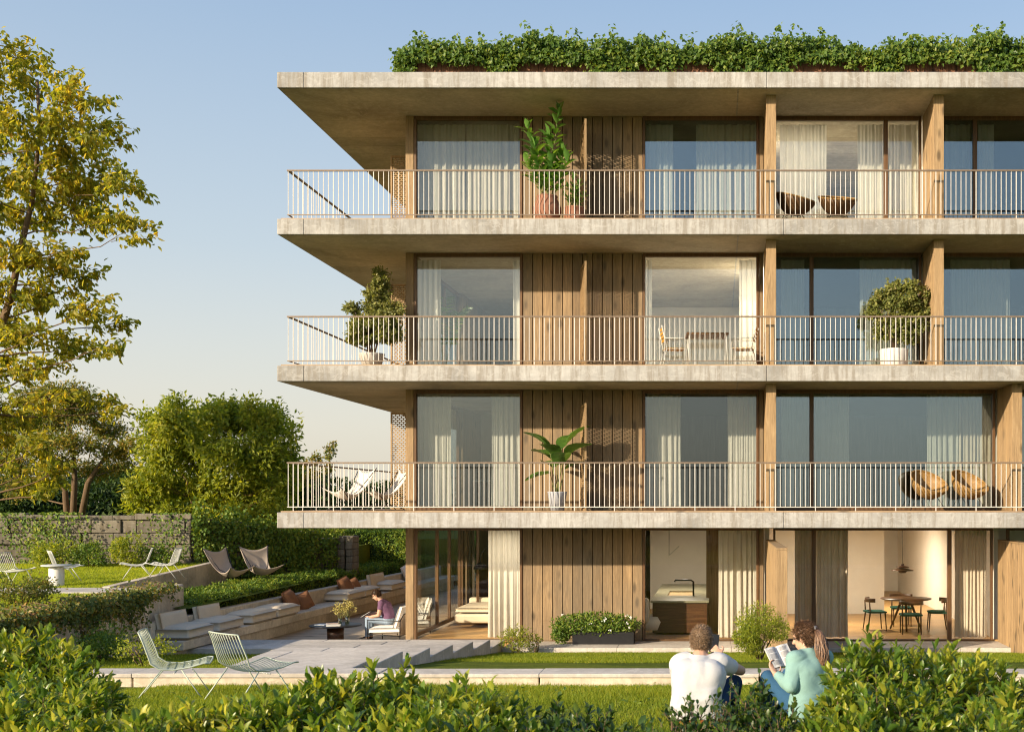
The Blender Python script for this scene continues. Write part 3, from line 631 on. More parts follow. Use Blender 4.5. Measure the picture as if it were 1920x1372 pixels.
def lattice(name, o, du, z0, h, w, mat):      # perforated timber screen; o origin xy, du unit direction
    mb = MB(); o = V((*o, 0)); du = V((*du, 0)).normalized(); dn = V((-du.y, du.x, 0))
    Mx = Matrix.Translation(o) @ Matrix(((du.x, dn.x, 0, 0), (du.y, dn.y, 0, 0), (0, 0, 1, 0), (0, 0, 0, 1)))
    for a, b in ((0, .035), (w - .035, w)): mb.box(a, b, -.02, .02, z0, z0 + h, Mx)
    mb.box(.035, w - .035, -.019, .019, z0, z0 + .04, Mx); mb.box(.035, w - .035, -.019, .019, z0 + h - .04, z0 + h, Mx)
    z = z0 + .06; r = 0
    while z < z0 + h - .05:
        mb.box(.035, w - .035, -.008, .008, z, z + .019, Mx)
        u = .06 + (r % 2) * .045
        while u < w - .05:
            mb.box(u, u + .022, -.006, .006, z + .019, z + .045, Mx); u += .09
        z += .045; r += 1
    return bp(mb, name, mat)
for k in range(4):
    z0, z1 = FL[k] + (.03 if k else -.02), SOF[k] - .008
    mb = MB(); mb.box(-6.84, -6.665, 25.74, 26.1, z0, z1); bp(mb, 'corner_post', M['fin'], bevel=.006)
    window(-6.66, -4.28, z0, z1, bot=.09 if k else .03, gm='glass_mid')
    clad(-4.278, -1.642, z0, z1)
    window(-1.64, .91, z0, z1, bot=.09 if k else .03, gm='glass' if k == 3 else 'glass_mid')
    clad(.912, 1.018, z0, z1, .11)
    if k:
        fin(1.02, k)
        lattice('perforated_screen', (-2.99, 25.74), (.217, -1), FL[k] + .03, 2.27, .98, M['fin'])
        lattice('perforated_screen', (-7.64, 27.45), (1, .0), FL[k] + .03, 2.27, .78, M['fin'])
    if k == 3: window(1.23, 4.48, z0, z1, (3.70,), gm='glass_mid'); fin(4.51, 3); window(4.73, 8.4, z0, z1, (5.66,)); fin(8.43, 3); window(8.65, 12.9, z0, z1, (11.6,))
    if k == 2: window(1.23, 4.48, z0, z1, (2.07,)); fin(4.51, 2); window(4.73, 8.4, z0, z1, (7.3,)); fin(8.43, 2); window(8.65, 12.9, z0, z1, (9.8,))
    if k == 1: window(1.23, 6.10, z0, z1, (2.07,)); fin(6.14, 1); window(6.36, 12.9, z0, z1, (7.9,))
    if k == 0: window(1.23, 6.05, z0, z1, (2.12, 5.10), fw=.045, bot=.03); window(6.36, 12.9, z0, z1, (7.9,))
    # west wall
    if k == 0:
        window(26.12, 31.3, -.02, z1, (28.5, 29.8, 31.0), side=True)
        mb = MB(); mb.box(XL, XL + .15, 31.3, YB, -.02, z1); bp(mb, 'side_wall', M['clad'])
    else:
        mb = MB(); mb.box(XL, XL + .15, 26.1, 27.6, z0, z1); mb.box(XL, XL + .15, 30.8, YB, z0, z1); bp(mb, 'side_wall', M['clad'])
        window(27.6, 30.8, z0, z1, (29.2,), side=True)
    # rooms
    zb = FL[k] if k else 0.0; zt = SOF[k] - .006
    wl = MB(); yb = 33.0
    wl.box(XL + .16, 13, YB - .2, YB, zb, zt)
    if k:
        wl.box(-2.95, -2.85, 25.95, yb, zb, zt); wl.box(1.06, 1.16, 25.95, yb, zb, zt)
        wl.box(4.56 if k > 1 else 6.2, 4.66 if k > 1 else 6.3, 25.95, yb, zb, zt)
        wl.box(-6.65, 13, yb, yb + .1, zb, zt) if k != 2 else wl.box(-4.6, 13, yb, yb + .1, zb, zt)
    else:
        wl.box(-4.35, -4.22, 26.4, 26.6, 0, zt)
        wl.box(-4.2, -1.9, 29.6, 29.75, 0, zt); wl.box(-2.0, -1.9, 25.95, 29.6, 0, zt); wl.box(-1.9, 1.0, 33.2, 33.3, 0, zt)
        wl.box(1.05, 1.15, 25.95, 39.8, 0, zt); wl.box(1.15, 4.51, 31.7, 31.85, 0, zt); wl.box(6.12, 6.22, 25.95, 39.8, 0, zt)
    bp(wl, 'interior_wall', M['plaster'])
    if k:      # dark lining added over the walls to paint these rooms in shade
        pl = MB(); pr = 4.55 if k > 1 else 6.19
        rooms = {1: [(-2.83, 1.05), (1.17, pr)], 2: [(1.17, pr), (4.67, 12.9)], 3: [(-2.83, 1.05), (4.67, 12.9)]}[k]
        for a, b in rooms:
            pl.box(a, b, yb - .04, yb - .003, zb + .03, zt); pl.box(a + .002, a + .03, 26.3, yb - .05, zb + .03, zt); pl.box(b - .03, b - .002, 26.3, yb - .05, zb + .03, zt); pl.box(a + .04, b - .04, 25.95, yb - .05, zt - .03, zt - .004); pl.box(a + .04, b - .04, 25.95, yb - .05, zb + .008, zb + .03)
        bp(pl, 'room_shade_lining', M['shade_lining'])
mb = MB(); mb.box(-6.6, 13, 25.95, 33, 0, 0)
# a slatted timber lining inside, ground floor
mb = MB()
for i in range(9): mb.box(-4.55 - i * .09, -4.48 - i * .09, 31.6, 31.68, 0, 2.48)
for i in range(6): mb.box(-.24 + i * .06, -.20 + i * .06, 27.4, 27.46, 0, 2.48)
mb.box(-.26, .14, 27.47, 29.2, 0, 2.48); mb.box(-5.4, -4.42, 31.7, 33, 0, 2.48)
bp(mb, 'slatted_lining', M['fin'])
# door leaf standing open inside the corner room
a = V((-6.62, 31.2, 0)); b = V((-6.06, 29.7, 0)); d = (b - a).normalized(); n = V((-d.y, d.x, 0)); L = (b - a).length
Mx = Matrix.Translation(a) @ Matrix(((d.x, n.x, 0, 0), (d.y, n.y, 0, 0), (0, 0, 1, 0), (0, 0, 0, 1)))
mb = MB(); mb.box(0, .07, -.03, .03, .01, 2.42, Mx); mb.box(L - .07, L, -.03, .03, .01, 2.42, Mx); mb.box(.07, L - .07, -.028, .028, .01, .1, Mx); mb.box(.07, L - .07, -.028, .028, 2.34, 2.42, Mx)
dr = bp(mb, 'door', M['frame']); mb = MB(); mb.box(.07, L - .07, -.005, .005, .1, 2.34, Mx); bp(mb, 'glass_pane', M['glass'], dr)
# railings
for k in (1, 2, 3):
    z = FL[k]; mb = MB(); x = -8.82; i = 0
    while x < 14.2:
        post = i % 8 == 1
        r = .0059 if not post else .0080
        mb.box(x - r, x + r, 24.12 - r, 24.12 + r, z + (.0 if post else .115), z + 1.0); x += .1032; i += 1
    y = 24.12 + .28; i = 0
    while y < 40:
        r = .0059; mb.box(-8.82 - r, -8.82 + r, y - r, y + r, z + (.0 if i % 3 == 2 else .115), z + 1.0); y += .28; i += 1
    ra = bp(mb, 'balcony_railing', M['rail'])
    mb = MB(); mb.box(-8.845, 14.2, 24.095, 24.145, z + 1.0, z + 1.031); mb.box(-8.845, -8.795, 24.145, 40, z + 1.0, z + 1.031); bp(mb, 'handrail', M['handrail'], ra, bevel=.006)
    mb = MB(); mb.box(-8.84, 14.2, 24.106, 24.134, z + .10, z + .117); mb.box(-8.834, -8.806, 24.134, 40, z + .10, z + .117); bp(mb, 'bottom_rail', M['handrail'] if k > 1 else M['rail'], ra)
# roof planter
mb = MB(); x = -6.69
while x < 13.6:
    mb.box(x, x + .168, 25.5, 25.56, 11.82, 12.68); x += .175
y = 25.57
while y < 40: mb.box(-6.69, -6.63, y, y + .168, 11.82, 12.68); y += .175
mb.box(-6.62, 13.5, 25.57, 26.2, 11.82, 12.60)
bp(mb, 'roof_planter', M['planter'], bevel=.004)
# timber dividers between the gardens
def divider(x0, ya, label):
    root = empty('timber_divider', (x0, 25.7, 0), label=label, cat='divider wall', group='timber walls between the gardens')
    mb = MB(); y = 25.70
    while y > ya + .1:
        mb.box(0, .18, y - .052 - 25.7, y - 25.7, -.4, 2.165); y -= .082
    mb.box(.022, .158, ya + .03 - 25.7, -.01, -.4, 2.15); mb.build('wall_panel', M['fin'], root, bevel=.004)
    mb = MB(); mb.box(-.006, .186, ya - 25.72, .0, 2.168, 2.20); mb.build('coping', M['fin'], root, bevel=.004)
    mb = MB(); mb.box(-.004, .184, ya - 25.72, ya - 25.6, -.4, 2.165); mb.build('end_post', M['fin'], root, bevel=.004)
divider(1.07, 21.0, 'pale timber garden divider standing end-on behind the round bush between the two readers')
divider(6.14, 21.0, 'slatted timber garden divider with a diagonal sun patch beside the taupe dining room curtain')
# ================================================================== CURTAINS
def curtain(px0, px1, k, label, mat='curtain', y=26.06, pitch=.13, amp=.035, cat='curtain'):
    D = y; x0 = (px0 - PX) * D / F; x1 = (px1 - PX) * D / F
    z0 = (FL[k] + .05) if k else .02; z1 = SOF[k] - .1 if k else 2.45
    n = max(8, int((x1 - x0) / .014)); g = []; ph = rnd.uniform(0, 6)
    for j in range(9):
        q = j / 8; row = []
        for i in range(n + 1):
            x = x0 + (x1 - x0) * i / n
            a = amp * (.55 + .45 * math.sin(x * 5.1 + ph)) * (.75 + .35 * q)
            yy = y + a * math.sin(2 * PI * (x / pitch + .18 * math.sin(x * 9 + ph)) + ph + .25 * math.sin(q * 3 + x * 4)) + .3 * amp * math.sin(2 * PI * x / (pitch * .47) + ph)
            row.append((x + .012 * math.sin(q * 4 + i * .3) * q, yy, z1 + (z0 - z1) * q))
        g.append(row)
    o = MB().sheet(g).build('curtain', M[mat]); tag(o, label, cat, 'curtains behind the windows'); return o
C = [
 (780, 872, 3, 'cream curtain closed over outer half of top floor corner window', 'curtain'),
 (874, 976, 3, 'cream curtain closed over inner half of top floor corner window beside fig plant', 'curtain'),
 (1212, 1262, 3, 'narrow gathered curtain of the top floor window beside the slatted shutter', 'sheer'),
 (1305, 1418, 3, 'wide pleated curtain of top floor window next to the first fin', 'curtain'),
 (1462, 1550, 3, 'sunlit cream curtain directly above the dark basket chairs', 'curtain'),
 (1608, 1657, 3, 'pale curtain beside the dark mullion of the basket chair window', 'curtain'),
 (1667, 1718, 3, 'curtain filling the narrow pane beside the second top floor fin', 'curtain'),
 (1772, 1818, 3, 'dim curtain in narrow top floor pane past the second fin', 'sheer'),
 (1834, 1864, 3, 'dim curtain strip in the wide top floor pane past the second fin', 'sheer'),
 (780, 826, 2, 'bluish sheer curtain of second floor corner window beside the corner post', 'sheer'),
 (962, 976, 2, 'thin curtain bundle of second floor corner window beside timber boards', 'sheer'),
 (1210, 1222, 2, 'thin white curtain bundle edging the dining balcony window', 'sheer'),
 (1386, 1418, 2, 'curtain beside the yellow balcony chair and first fin', 'curtain'),
 (1464, 1508, 2, 'curtain in the narrow pane of second floor window with potted tree', 'sheer'),
 (1612, 1718, 2, 'curtain behind the potted tree with round crown', 'sheer'),
 (1782, 1894, 2, 'curtain in the second floor window past the second fin', 'sheer'),
 (782, 846, 1, 'wide sheer curtain of first floor corner window beside the corner post', 'sheer'),
 (922, 976, 1, 'sheer curtain of first floor corner window beside timber boards', 'sheer'),
 (1212, 1276, 1, 'faint curtain of first floor window beside the plant and shutter', 'sheer'),
 (1364, 1419, 1, 'curtain of first floor window next to the first fin', 'sheer'),
 (1465, 1517, 1, 'curtain in narrow pane of the broad first floor window', 'sheer'),
 (1527, 1592, 1, 'curtain beside the mullion in the broad first floor window', 'sheer'),
 (1738, 1796, 1, 'light curtain above the rattan chairs', 'sheer'),
 (1797, 1858, 1, 'brown curtain beside the slatted fin behind the rattan chairs', 'taupe'),
 (915, 977, 0, 'beige floor-length curtain beside the open corner room on the ground floor', 'curtain'),
 (1347, 1418, 0, 'beige floor-length curtain between kitchen and timber divider', 'curtain'),
 (1490, 1523, 0, 'narrow taupe curtain next to the timber divider on the ground floor', 'taupe'),
 (1530, 1590, 0, 'taupe ground floor curtain behind the woman with the ponytail', 'taupe'),
 (1790, 1851, 0, 'taupe curtain beside the dining room door', 'taupe'),
]
for a, b, k, lab, m in C:
    curtain(a, b, k, lab, m, pitch=.17 if k == 3 or m == 'taupe' else .125, amp=.05 if k == 3 else .085 if m == 'taupe' else .036)
# ================================================================== FURNITURE
def wire_chair(label, loc, rz, group, mat='white', th=1.0):
    root = empty('wire_chair', loc, rz, label, 'chair', group); root.scale = (.86, .86, .84)
    prof = [(-.40, .82), (-.36, .72), (-.30, .55), (-.235, .42), (-.15, .355), (0, .335), (.18, .36), (.34, .405), (.385, .40)]
    def bow(p, v): return V((p[0] + .035 * (v * v) * (p[1] > .5) * 1.0, v * .33 * (1 - .06 * (p[1] > .7)), p[1] + .03 * v * v * (p[1] < .5)))
    mb = MB()
    for i in range(13):
        v = -1 + 2 * i / 12
        if 0 < i < 12: mb.tube([bow(p, v) for p in prof], .0058 * th, 5)
    mb.build('wire_seat', M[mat], root)
    mb = MB(); per = [bow(p, -1) for p in prof] + [bow(prof[-1], v) for v in (-.6, 0, .6)] + [bow(p, 1) for p in prof[::-1]] + [bow(prof[0], v) for v in (.6, 0, -.6)] + [bow(prof[0], -1)]
    mb.tube(per, .011 * th, 6); mb.build('seat_rim', M[mat], root)
    for s in (-1, 1):
        for a, b in ((V((.10, s * .33, .365)), V((.33, s * .35, 0))), (V((-.12, s * .33, .37)), V((-.40, s * .36, 0)))):
            MB().tube([a, b], .0095 * th, 6).build('leg', M[mat], root)
    MB().tube([(.02, -.33, .33), (.02, .33, .33)], .009, 6).build('crossbar', M['white'], root)
    return root
G = 'white wire lounge chairs on the lawns'
def on(px, py_, d, zfun): return V(((px - PX) * d / F, d, zfun(d)))
wire_chair('pale wire lounge chair seen side-on before the low wall, lower seat end towards its twin', on(330, 0, 12.2, zf), math.radians(18), G, 'palegreen', .85)
wire_chair('pale wire lounge chair showing its back, half hidden by the shrub before the low wall', on(474, 0, 11.8, zf), math.radians(52), G, 'palegreen', .85)
wire_chair('white wire chair cut by the frame edge on the upper lawn', on(24, 0, 25.4, zl), math.radians(-12), G)
wire_chair('white wire chair standing behind the round white side table', on(122, 0, 26.2, zl), math.radians(38), G)
wire_chair('white wire chair on upper lawn directly before the tall golden bush', on(256, 0, 26.8, zl), math.radians(205), G)
wire_chair('white wire chair on upper lawn standing close to the lawn edging wall', on(309, 0, 26.9, zl), math.radians(188), G)
p = on(106, 0, 25.1, zl); t = empty('side_table', p, 0, 'small white round table with drum pedestal on the upper lawn', 'table')
MB().lathe([(.02, 0), (.145, 0), (.15, .02), (.15, .38), (.12, .43), (.02, .43)]).build('pedestal', M['potw'], t)
MB().lathe([(.02, .432), (.29, .432), (.30, .44), (.30, .455), (.29, .462), (.02, .462)], n=36).build('tabletop', M['white'], t)
def butterfly(label, loc, rz, mat, group, s=1.0, frame='darkm'):
    root = empty('butterfly_chair', loc, rz, label, 'chair', group); root.scale = (s, s, s)
    TL, TR, BL, BR = V((-.46, -.36, .93)), V((-.46, .36, .93)), V((.44, -.40, .50)), V((.44, .40, .50))
    g = []
    for i in range(17):
        u = i / 16; row = []
        for j in range(13):
            v = -1 + j / 6
            back = TL.lerp(TR, (v + 1) / 2); frt = BL.lerp(BR, (v + 1) / 2)
            p = back.lerp(frt, u)
            w = 4 * u * (1 - u)
            p.z -= w * (.36 + .10 * (1 - v * v)) - .02 * w * v * v
            p.x -= w * .06
            e = 1 - .30 * w * 1.0
            p.y *= e
            p.z -= (1 - v * v) * .11 * (1 - w); p.x += (1 - v * v) * (.05 if u < .5 else -.09) * (1 - w) * 1.2
            row.append(p)
        g.append(row)
    MB().sheet(g).build('sling', mat, root, solid=.008, sub=1)
    mb = MB(); A, B, Cc, Dd = V((-.36, -.30, 0)), V((-.36, .30, 0)), V((.36, -.30, 0)), V((.36, .30, 0))
    mb.tube([TL, V((-.1, -.2, .42)), Dd + V((0, 0, .01))], .009, 6); mb.tube([TR, V((-.1, .2, .42)), Cc + V((0, 0, .01))], .009, 6)
    mb.tube([BL, V((.05, -.15, .2)), B + V((0, 0, .01))], .009, 6); mb.tube([BR, V((.05, .15, .2)), A + V((0, 0, .01))], .009, 6)
    mb.tube([A + V((0, 0, .01)), Cc + V((0, 0, .01))], .009, 6); mb.tube([B + V((0, 0, .01)), Dd + V((0, 0, .01))], .009, 6)
    mb.build('frame', M[frame], root); return root
zm = lambda y: .80 + .01 * (y - 25)
butterfly('tan canvas sling chair on shaded lawn beside the lawn edging wall', on(430, 0, 30.0, zm), math.radians(-22), M['canvas'], 'tan sling chairs on the lawn', 1.08)
butterfly('tan canvas sling chair showing its wide front, behind the clipped hedge', on(490, 0, 30.8, zm), math.radians(-46), M['canvas'], 'tan sling chairs on the lawn', 1.08)
butterfly('white sling chair on first floor corner balcony at the railing end', V(((655 - PX) * 25.7 / F, 25.7, 2.84)), math.radians(228), M['canvasw'], 'white sling chairs on the corner balcony', 1.0)
butterfly('white sling chair on first floor corner balcony beside the perforated screen', V(((722 - PX) * 25.9 / F, 25.9, 2.84)), math.radians(215), M['canvasw'], 'white sling chairs on the corner balcony', 1.0)
def basket_chair(label, loc, rz, group, tilt=33, mat='rattan'):
    root = empty('basket_chair', loc, rz, label, 'chair', group)
    R = Matrix.Rotation(math.radians(tilt), 3, 'Y'); c = V((.0, 0, .60))
    mb = MB(); vs = []; n = 96; prof = [(.03, -.34), (.12, -.325), (.22, -.27), (.31, -.17), (.37, -.07), (.405, .02)]
    g = []
    for ri, (r, z) in enumerate(prof):
        row = []
        for k in range(n):
            a = 2 * PI * k / n; rr = r + (.006 if k % 2 else -.002)
            row.append(c + R @ V((rr * math.cos(a) * 1.08, rr * math.sin(a), z)))
        g.append(row)
    mb.sheet(g, True, True).build('woven_shell', M[mat], root, solid=.012)
    rim = [c + R @ V((.405 * 1.08 * math.cos(2 * PI * k / 48), .405 * math.sin(2 * PI * k / 48), .025)) for k in range(49)]
    MB().tube(rim, .017, 8).build('rim', M['rattan'], root)
    for sx, sy in ((1, 1), (1, -1), (-1, 1), (-1, -1)):
        MB().tube([(sx * .10 - .06, sy * .12, .36), (sx * .25 - .03, sy * .28, 0)], .008, 6).build('leg', M['darkm'], root)
    MB().tube([(-.06 + .16 * math.cos(2 * PI * k / 24), .17 * math.sin(2 * PI * k / 24), .235) for k in range(25)], .006, 6).build('leg_ring', M['darkm'], root)
    return root
M['rattan_shade'] = wood('shaded_rattan', (.085, .045, .018), (.15, .08, .03), 'x', .6, .3, knots=False)  # darker rattan: shade on the shell undersides is put into the colour
gB = 'woven basket chairs on the balconies'
basket_chair('woven basket chair on the first floor with its shadowed shell half, nearer the dark reflection', V(((1742 - PX) * 25.0 / F, 25.0, 2.84)), math.radians(-62), gB)
basket_chair('woven basket chair on the first floor standing beside the slatted fin', V(((1818 - PX) * 25.0 / F, 25.0, 2.84)), math.radians(-55), gB)
basket_chair('dark basket chair on the top floor next to the first fin', V(((1492 - PX) * 24.9 / F, 24.9, 8.84)), math.radians(-30), gB, 17, 'rattan_shade')
basket_chair('dark basket chair on the top floor between its twin and the mullion', V(((1570 - PX) * 24.9 / F, 24.9, 8.84)), math.radians(-80), gB, 18, 'rattan_shade')
# balcony dining set, second floor
yel = wood('yellow_slats', (.50, .25, .02), (.66, .36, .03), 'x', .5, .25, knots=False)
def slat_chair(label, loc, rz):
    root = empty('slatted_chair', loc, rz, label, 'chair', 'yellow slatted balcony chairs')
    mb = MB()
    for i in range(6): mb.box(-.21 + i * .072, -.21 + i * .072 + .058, -.21, .21, .44, .458)
    mb.build('seat', yel, root, bevel=.004)
    mb = MB()
    for i in range(4): mb.box(-.245 - i * .016, -.23 - i * .016, -.21, .21, .60 + i * .075, .66 + i * .075)
    mb.build('backrest', yel, root, bevel=.004)
    for s in (-1, 1):
        MB().tube([(.22, s * .22, .0), (.22, s * .22, .44), (-.20, s * .22, .43), (-.31, s * .22, .92)], .010, 6).build('frame', M['white'], root)
        MB().tube([(-.20, s * .22, .43), (-.30, s * .22, 0)], .010, 6).build('leg', M['white'], root)
        MB().tube([(-.25, s * .23, .66), (.15, s * .25, .66), (.22, s * .24, .62), (.22, s * .22, .44)], .009, 6).build('armrest', M['white'], root)
    return root
slat_chair('yellow slatted chair on dining balcony facing the table from the cladding side', (-.92, 25.15, 5.84), math.radians(12))
slat_chair('yellow slatted chair on dining balcony with its bright back near the first fin', (.55, 25.1, 5.84), math.radians(172))
t = empty('slatted_table', (-.22, 25.0, 5.84), math.radians(4), 'slatted wooden table with white tube legs on the second floor balcony', 'table')
mb = MB()
for i in range(9): mb.box(-.45 + i * .1, -.45 + i * .1 + .085, -.38, .38, .70, .74)
mb.build('tabletop', wood('brown_slats', (.17, .085, .03), (.25, .135, .05), 'y', .5, .3, knots=False), t, bevel=.004)
for sx, sy in ((-1, -1), (-1, 1), (1, -1), (1, 1)): MB().tube([(sx * .39, sy * .31, .71), (sx * .42, sy * .34, 0)], .011, 6).build('leg', M['white'], t)
# terrace: coffee table, books, vases, armchairs
T = V((-8.64, 26.55, -.15)); t = empty('coffee_table', T, 0, 'round black coffee table on drum base on the sunken terrace', 'table')
MB().lathe([(.02, .37), (.56, .37), (.575, .378), (.575, .392), (.565, .40), (.02, .40)], n=48).build('tabletop', M['darkm'], t)
MB().lathe([(.02, 0), (.165, 0), (.18, .02), (.19, .368), (.02, .368)], n=32).build('base', M['walnut'], t)
paper = plain('paper', (.70, .68, .62), .7, 0, .06, 14, .05)
pblue = plain('printed_cover', (.32, .38, .48), .5, 0, .5, 7, .05); ptan = plain('tan_cover', (.55, .40, .30), .6, 0, .3, 7, .05)
def book(label, loc, rz, w, d, h, cover):
    root = empty('magazine', loc, rz, label, 'magazine', 'magazines on the coffee table')
    MB().box(-w / 2, w / 2, -d / 2, d / 2, .003, h - .003).build('pages', paper, root)
    MB().box(-w / 2 - .003, w / 2 + .003, -d / 2 - .003, d / 2 + .003, h - .0028, h).box(-w / 2 - .003, w / 2 + .003, -d / 2 - .003, d / 2 + .003, 0, .0028).build('cover', cover, root)
book('large pale book lying in front of the flower vases', T + V((.04, -.26, .40)), .25, .30, .22, .022, paper)
book('grey-blue magazine at the edge of the coffee table', T + V((-.28, -.08, .40)), -.35, .26, .20, .012, pblue)
book('tan magazine overlapping the middle of the coffee table', T + V((-.10, .12, .40)), .5, .26, .2, .014, ptan)
gl = glassmat('vase_glass', .16, (.80, .84, .76), .7)
def vase(label, loc, h, r, nst, sp, hh):
    root = empty('flower_vase', loc, 0, label, 'vase', 'glass vases of dried flowers')
    MB().lathe([(.01, 0), (r, 0), (r * 1.02, h * .5), (r * 1.05, h), (r * .97, h), (r * .94, .02), (.01, .02)], n=20).build('vase_body', gl, root)
    mb = MB(); P = []
    for i in range(nst):
        a = rnd.uniform(0, 2 * PI); rr = rnd.uniform(.2, 1) * sp; tp = V((rr * math.cos(a), rr * math.sin(a), hh * rnd.uniform(.6, 1)))
        mb.tube([(r * .4 * math.cos(a + 2), r * .4 * math.sin(a + 2), .03), (rr * .3 * math.cos(a), rr * .3 * math.sin(a), h), tp], .0025, 4); P += [tp + V([rnd.gauss(0, .035) for _ in range(3)]) for _ in range(26)]
    mb.build('stem', M['stem'], root)
    leaves('flowers', P, unit(len(P)), unit(len(P)), .030, .022, FLW, 'rhomb', root)
FLW = leafmat('dried_flower', [(0, (.30, .26, .06)), (.5, (.55, .48, .16)), (1, (.72, .64, .34))], .3, .7, 1.0)
vase('taller glass vase with a wide spray of pale dried flowers', T + V((.26, .02, .40)), .19, .048, 16, .24, .52)
vase('shorter glass vase with a small spray of dried flowers', T + V((.07, .10, .40)), .14, .042, 11, .15, .38)
def cushion_mesh(w, d, h, puff=.35, n=10):
    mb = MB(); top = []; bot = []
    for i in range(n + 1):
        a = []; b = []
        for j in range(n + 1):
            u = -1 + 2 * i / n; v = -1 + 2 * j / n
            q = (1 - abs(u) ** 4) * (1 - abs(v) ** 4)
            z = h / 2 * (1 - puff + puff * q) * (1 if max(abs(u), abs(v)) < .999 else .6)
            a.append((u * w / 2, v * d / 2, z)); b.append((u * w / 2, v * d / 2, -z))
        top.append(a); bot.append(b)
    mb.sheet(top); mb.sheet([r[::-1] for r in bot])
    N1 = n + 1; off = N1 * N1
    def ti(i, j): return i * N1 + j
    def bi(i, j): return off + i * N1 + (n - j)
    for i in range(n):
        mb.f += [[ti(i + 1, 0), ti(i, 0), bi(i, 0), bi(i + 1, 0)], [ti(i, n), ti(i + 1, n), bi(i + 1, n), bi(i, n)], [ti(0, i), ti(0, i + 1), bi(0, i + 1), bi(0, i)], [ti(n, i + 1), ti(n, i), bi(n, i), bi(n, i + 1)]]
        mb.sm += [True] * 4; mb.mi += [0] * 4
    return mb
def cushion(name, label, loc, rot, w, d, h, mat, group=None, puff=.3, cat='cushion', parent=None):
    o = cushion_mesh(w, d, h, puff).build(name, mat, parent, sub=1)
    o.location = loc; o.rotation_euler = rot
    if label: tag(o, label, cat, group)
    return o
def armchair(label, loc, rz):
    root = empty('lounge_armchair', loc, rz, label, 'armchair', 'black framed armchairs on the terrace')     # faces +x
    mb = MB(); r = .012
    for s in (-1, 1):
        mb.tube([(.40, s * .42, 0), (.40, s * .42, .52), (-.36, s * .42, .50), (-.36, s * .42, 0)], r, 6); mb.tube([(.40, s * .42, .2), (-.36, s * .42, .17)], r, 6)
        mb.tube([(-.36, s * .42, .5), (-.45, s * .42, .66)], r, 6)
    for x, z in ((.40, .2), (-.36, .17), (-.36, .5), (-.45, .66)): mb.tube([(x, -.42, z), (x, .42, z)], r, 6)
    mb.build('frame', M['darkm'], root)
    MB().sheet([[(-.365, -.41, .18), (-.365, .41, .18)], [(-.372, -.41, .5), (-.372, .41, .5)], [(-.45, -.41, .66), (-.45, .41, .66)]]).build('back_sling', M['canvas'], root, solid=.012)
    cushion('seat_cushion', None, (.02, 0, .29), (0, math.radians(2), 0), .74, .80, .19, M['cushw'], parent=root, puff=.25)
    cushion('back_cushion', None, (-.29, 0, .58), (0, math.radians(72), 0), .50, .78, .17, M['cushw'], parent=root, puff=.3)
    return root
armchair('black framed armchair with white cushions holding the man in purple', V((-7.42, 26.75, -.15)), PI - .12)
armchair('black framed armchair piled with white cushions behind the seated man', V((-7.35, 28.5, -.15)), PI + .25)
cushion('scatter_cushion', 'white cushion leaning in the armchair behind the seated man', (-7.16, 28.40, .46), (.2, math.radians(62), .3), .46, .46, .15, M['cushw'], 'white loose cushions', .5)
# bench cushions
gC = 'beige cushions along the concrete bench'
def bseat(y, w, label, dx=-.31, h=.30):
    cushion('seat_cushion', label, (bf(y) + dx, y, .30 + h * .44), (0, 0, -.0396 + rnd.uniform(-.02, .02)), .68, w, h, M['cushion'], gC, .12)
def bback(y, w, label):
    cushion('back_cushion', label, (bf(y) - .55, y, .30 + .27), (0, math.radians(78), -.0396), .52, w, .20, M['cushion'], gC, .14)
bseat(23.6, 1.1, 'beige seat pad at the ivy wall end of the concrete bench')
bback(23.6, 1.05, 'beige back cushion at the ivy wall end of the concrete bench')
bseat(24.95, 1.15, 'beige seat pad second from the ivy wall end of the bench')
bback(25.1, 1.0, 'beige back cushion second from the ivy wall end of the bench')
bseat(26.6, 1.3, 'beige seat pad third from the ivy wall, first one without a back cushion')
bseat(28.0, 1.3, 'beige seat pad touching the pair of rust pillows by the hedge middle')
bseat(32.6, 1.35, 'beige seat pad just in front of the far rust pillows')
bseat(34.0, 1.2, 'short beige seat pad above the reading man on the bench')
bseat(36.4, 1.5, 'far beige seat pad under a lone back cushion near the house')
bback(36.0, 1.3, 'far beige back cushion leaning alone near the white pillow')
def pillow(label, y, mat, dx=-.46, dz=.22, s=.50, roll=.3, g='throw pillows on the bench', base=.30):
    cushion('throw_pillow', label, (bf(y) + dx, y, base + dz), (roll, math.radians(64), .25), s, s, .26, mat, g, .86, 'pillow')
pillow('larger rust pillow leaning on the bench back near its middle', 29.25, M['rust'], s=.56, dz=.26)
pillow('smaller rust pillow tucked beside the larger one near the bench middle', 29.85, M['rust'], s=.44, dx=-.36, dz=.2, roll=.9)
pillow('larger rust pillow resting on the pads further along the bench', 33.1, M['rust'], s=.54, base=.42, roll=.5)
pillow('smaller rust pillow behind the other, further along the bench', 33.75, M['rust'], s=.42, base=.40, roll=.7)
pillow('white pillow on the bench end next to the corner post', 39.0, M['cushw'], s=.66, dz=.32, roll=.45)
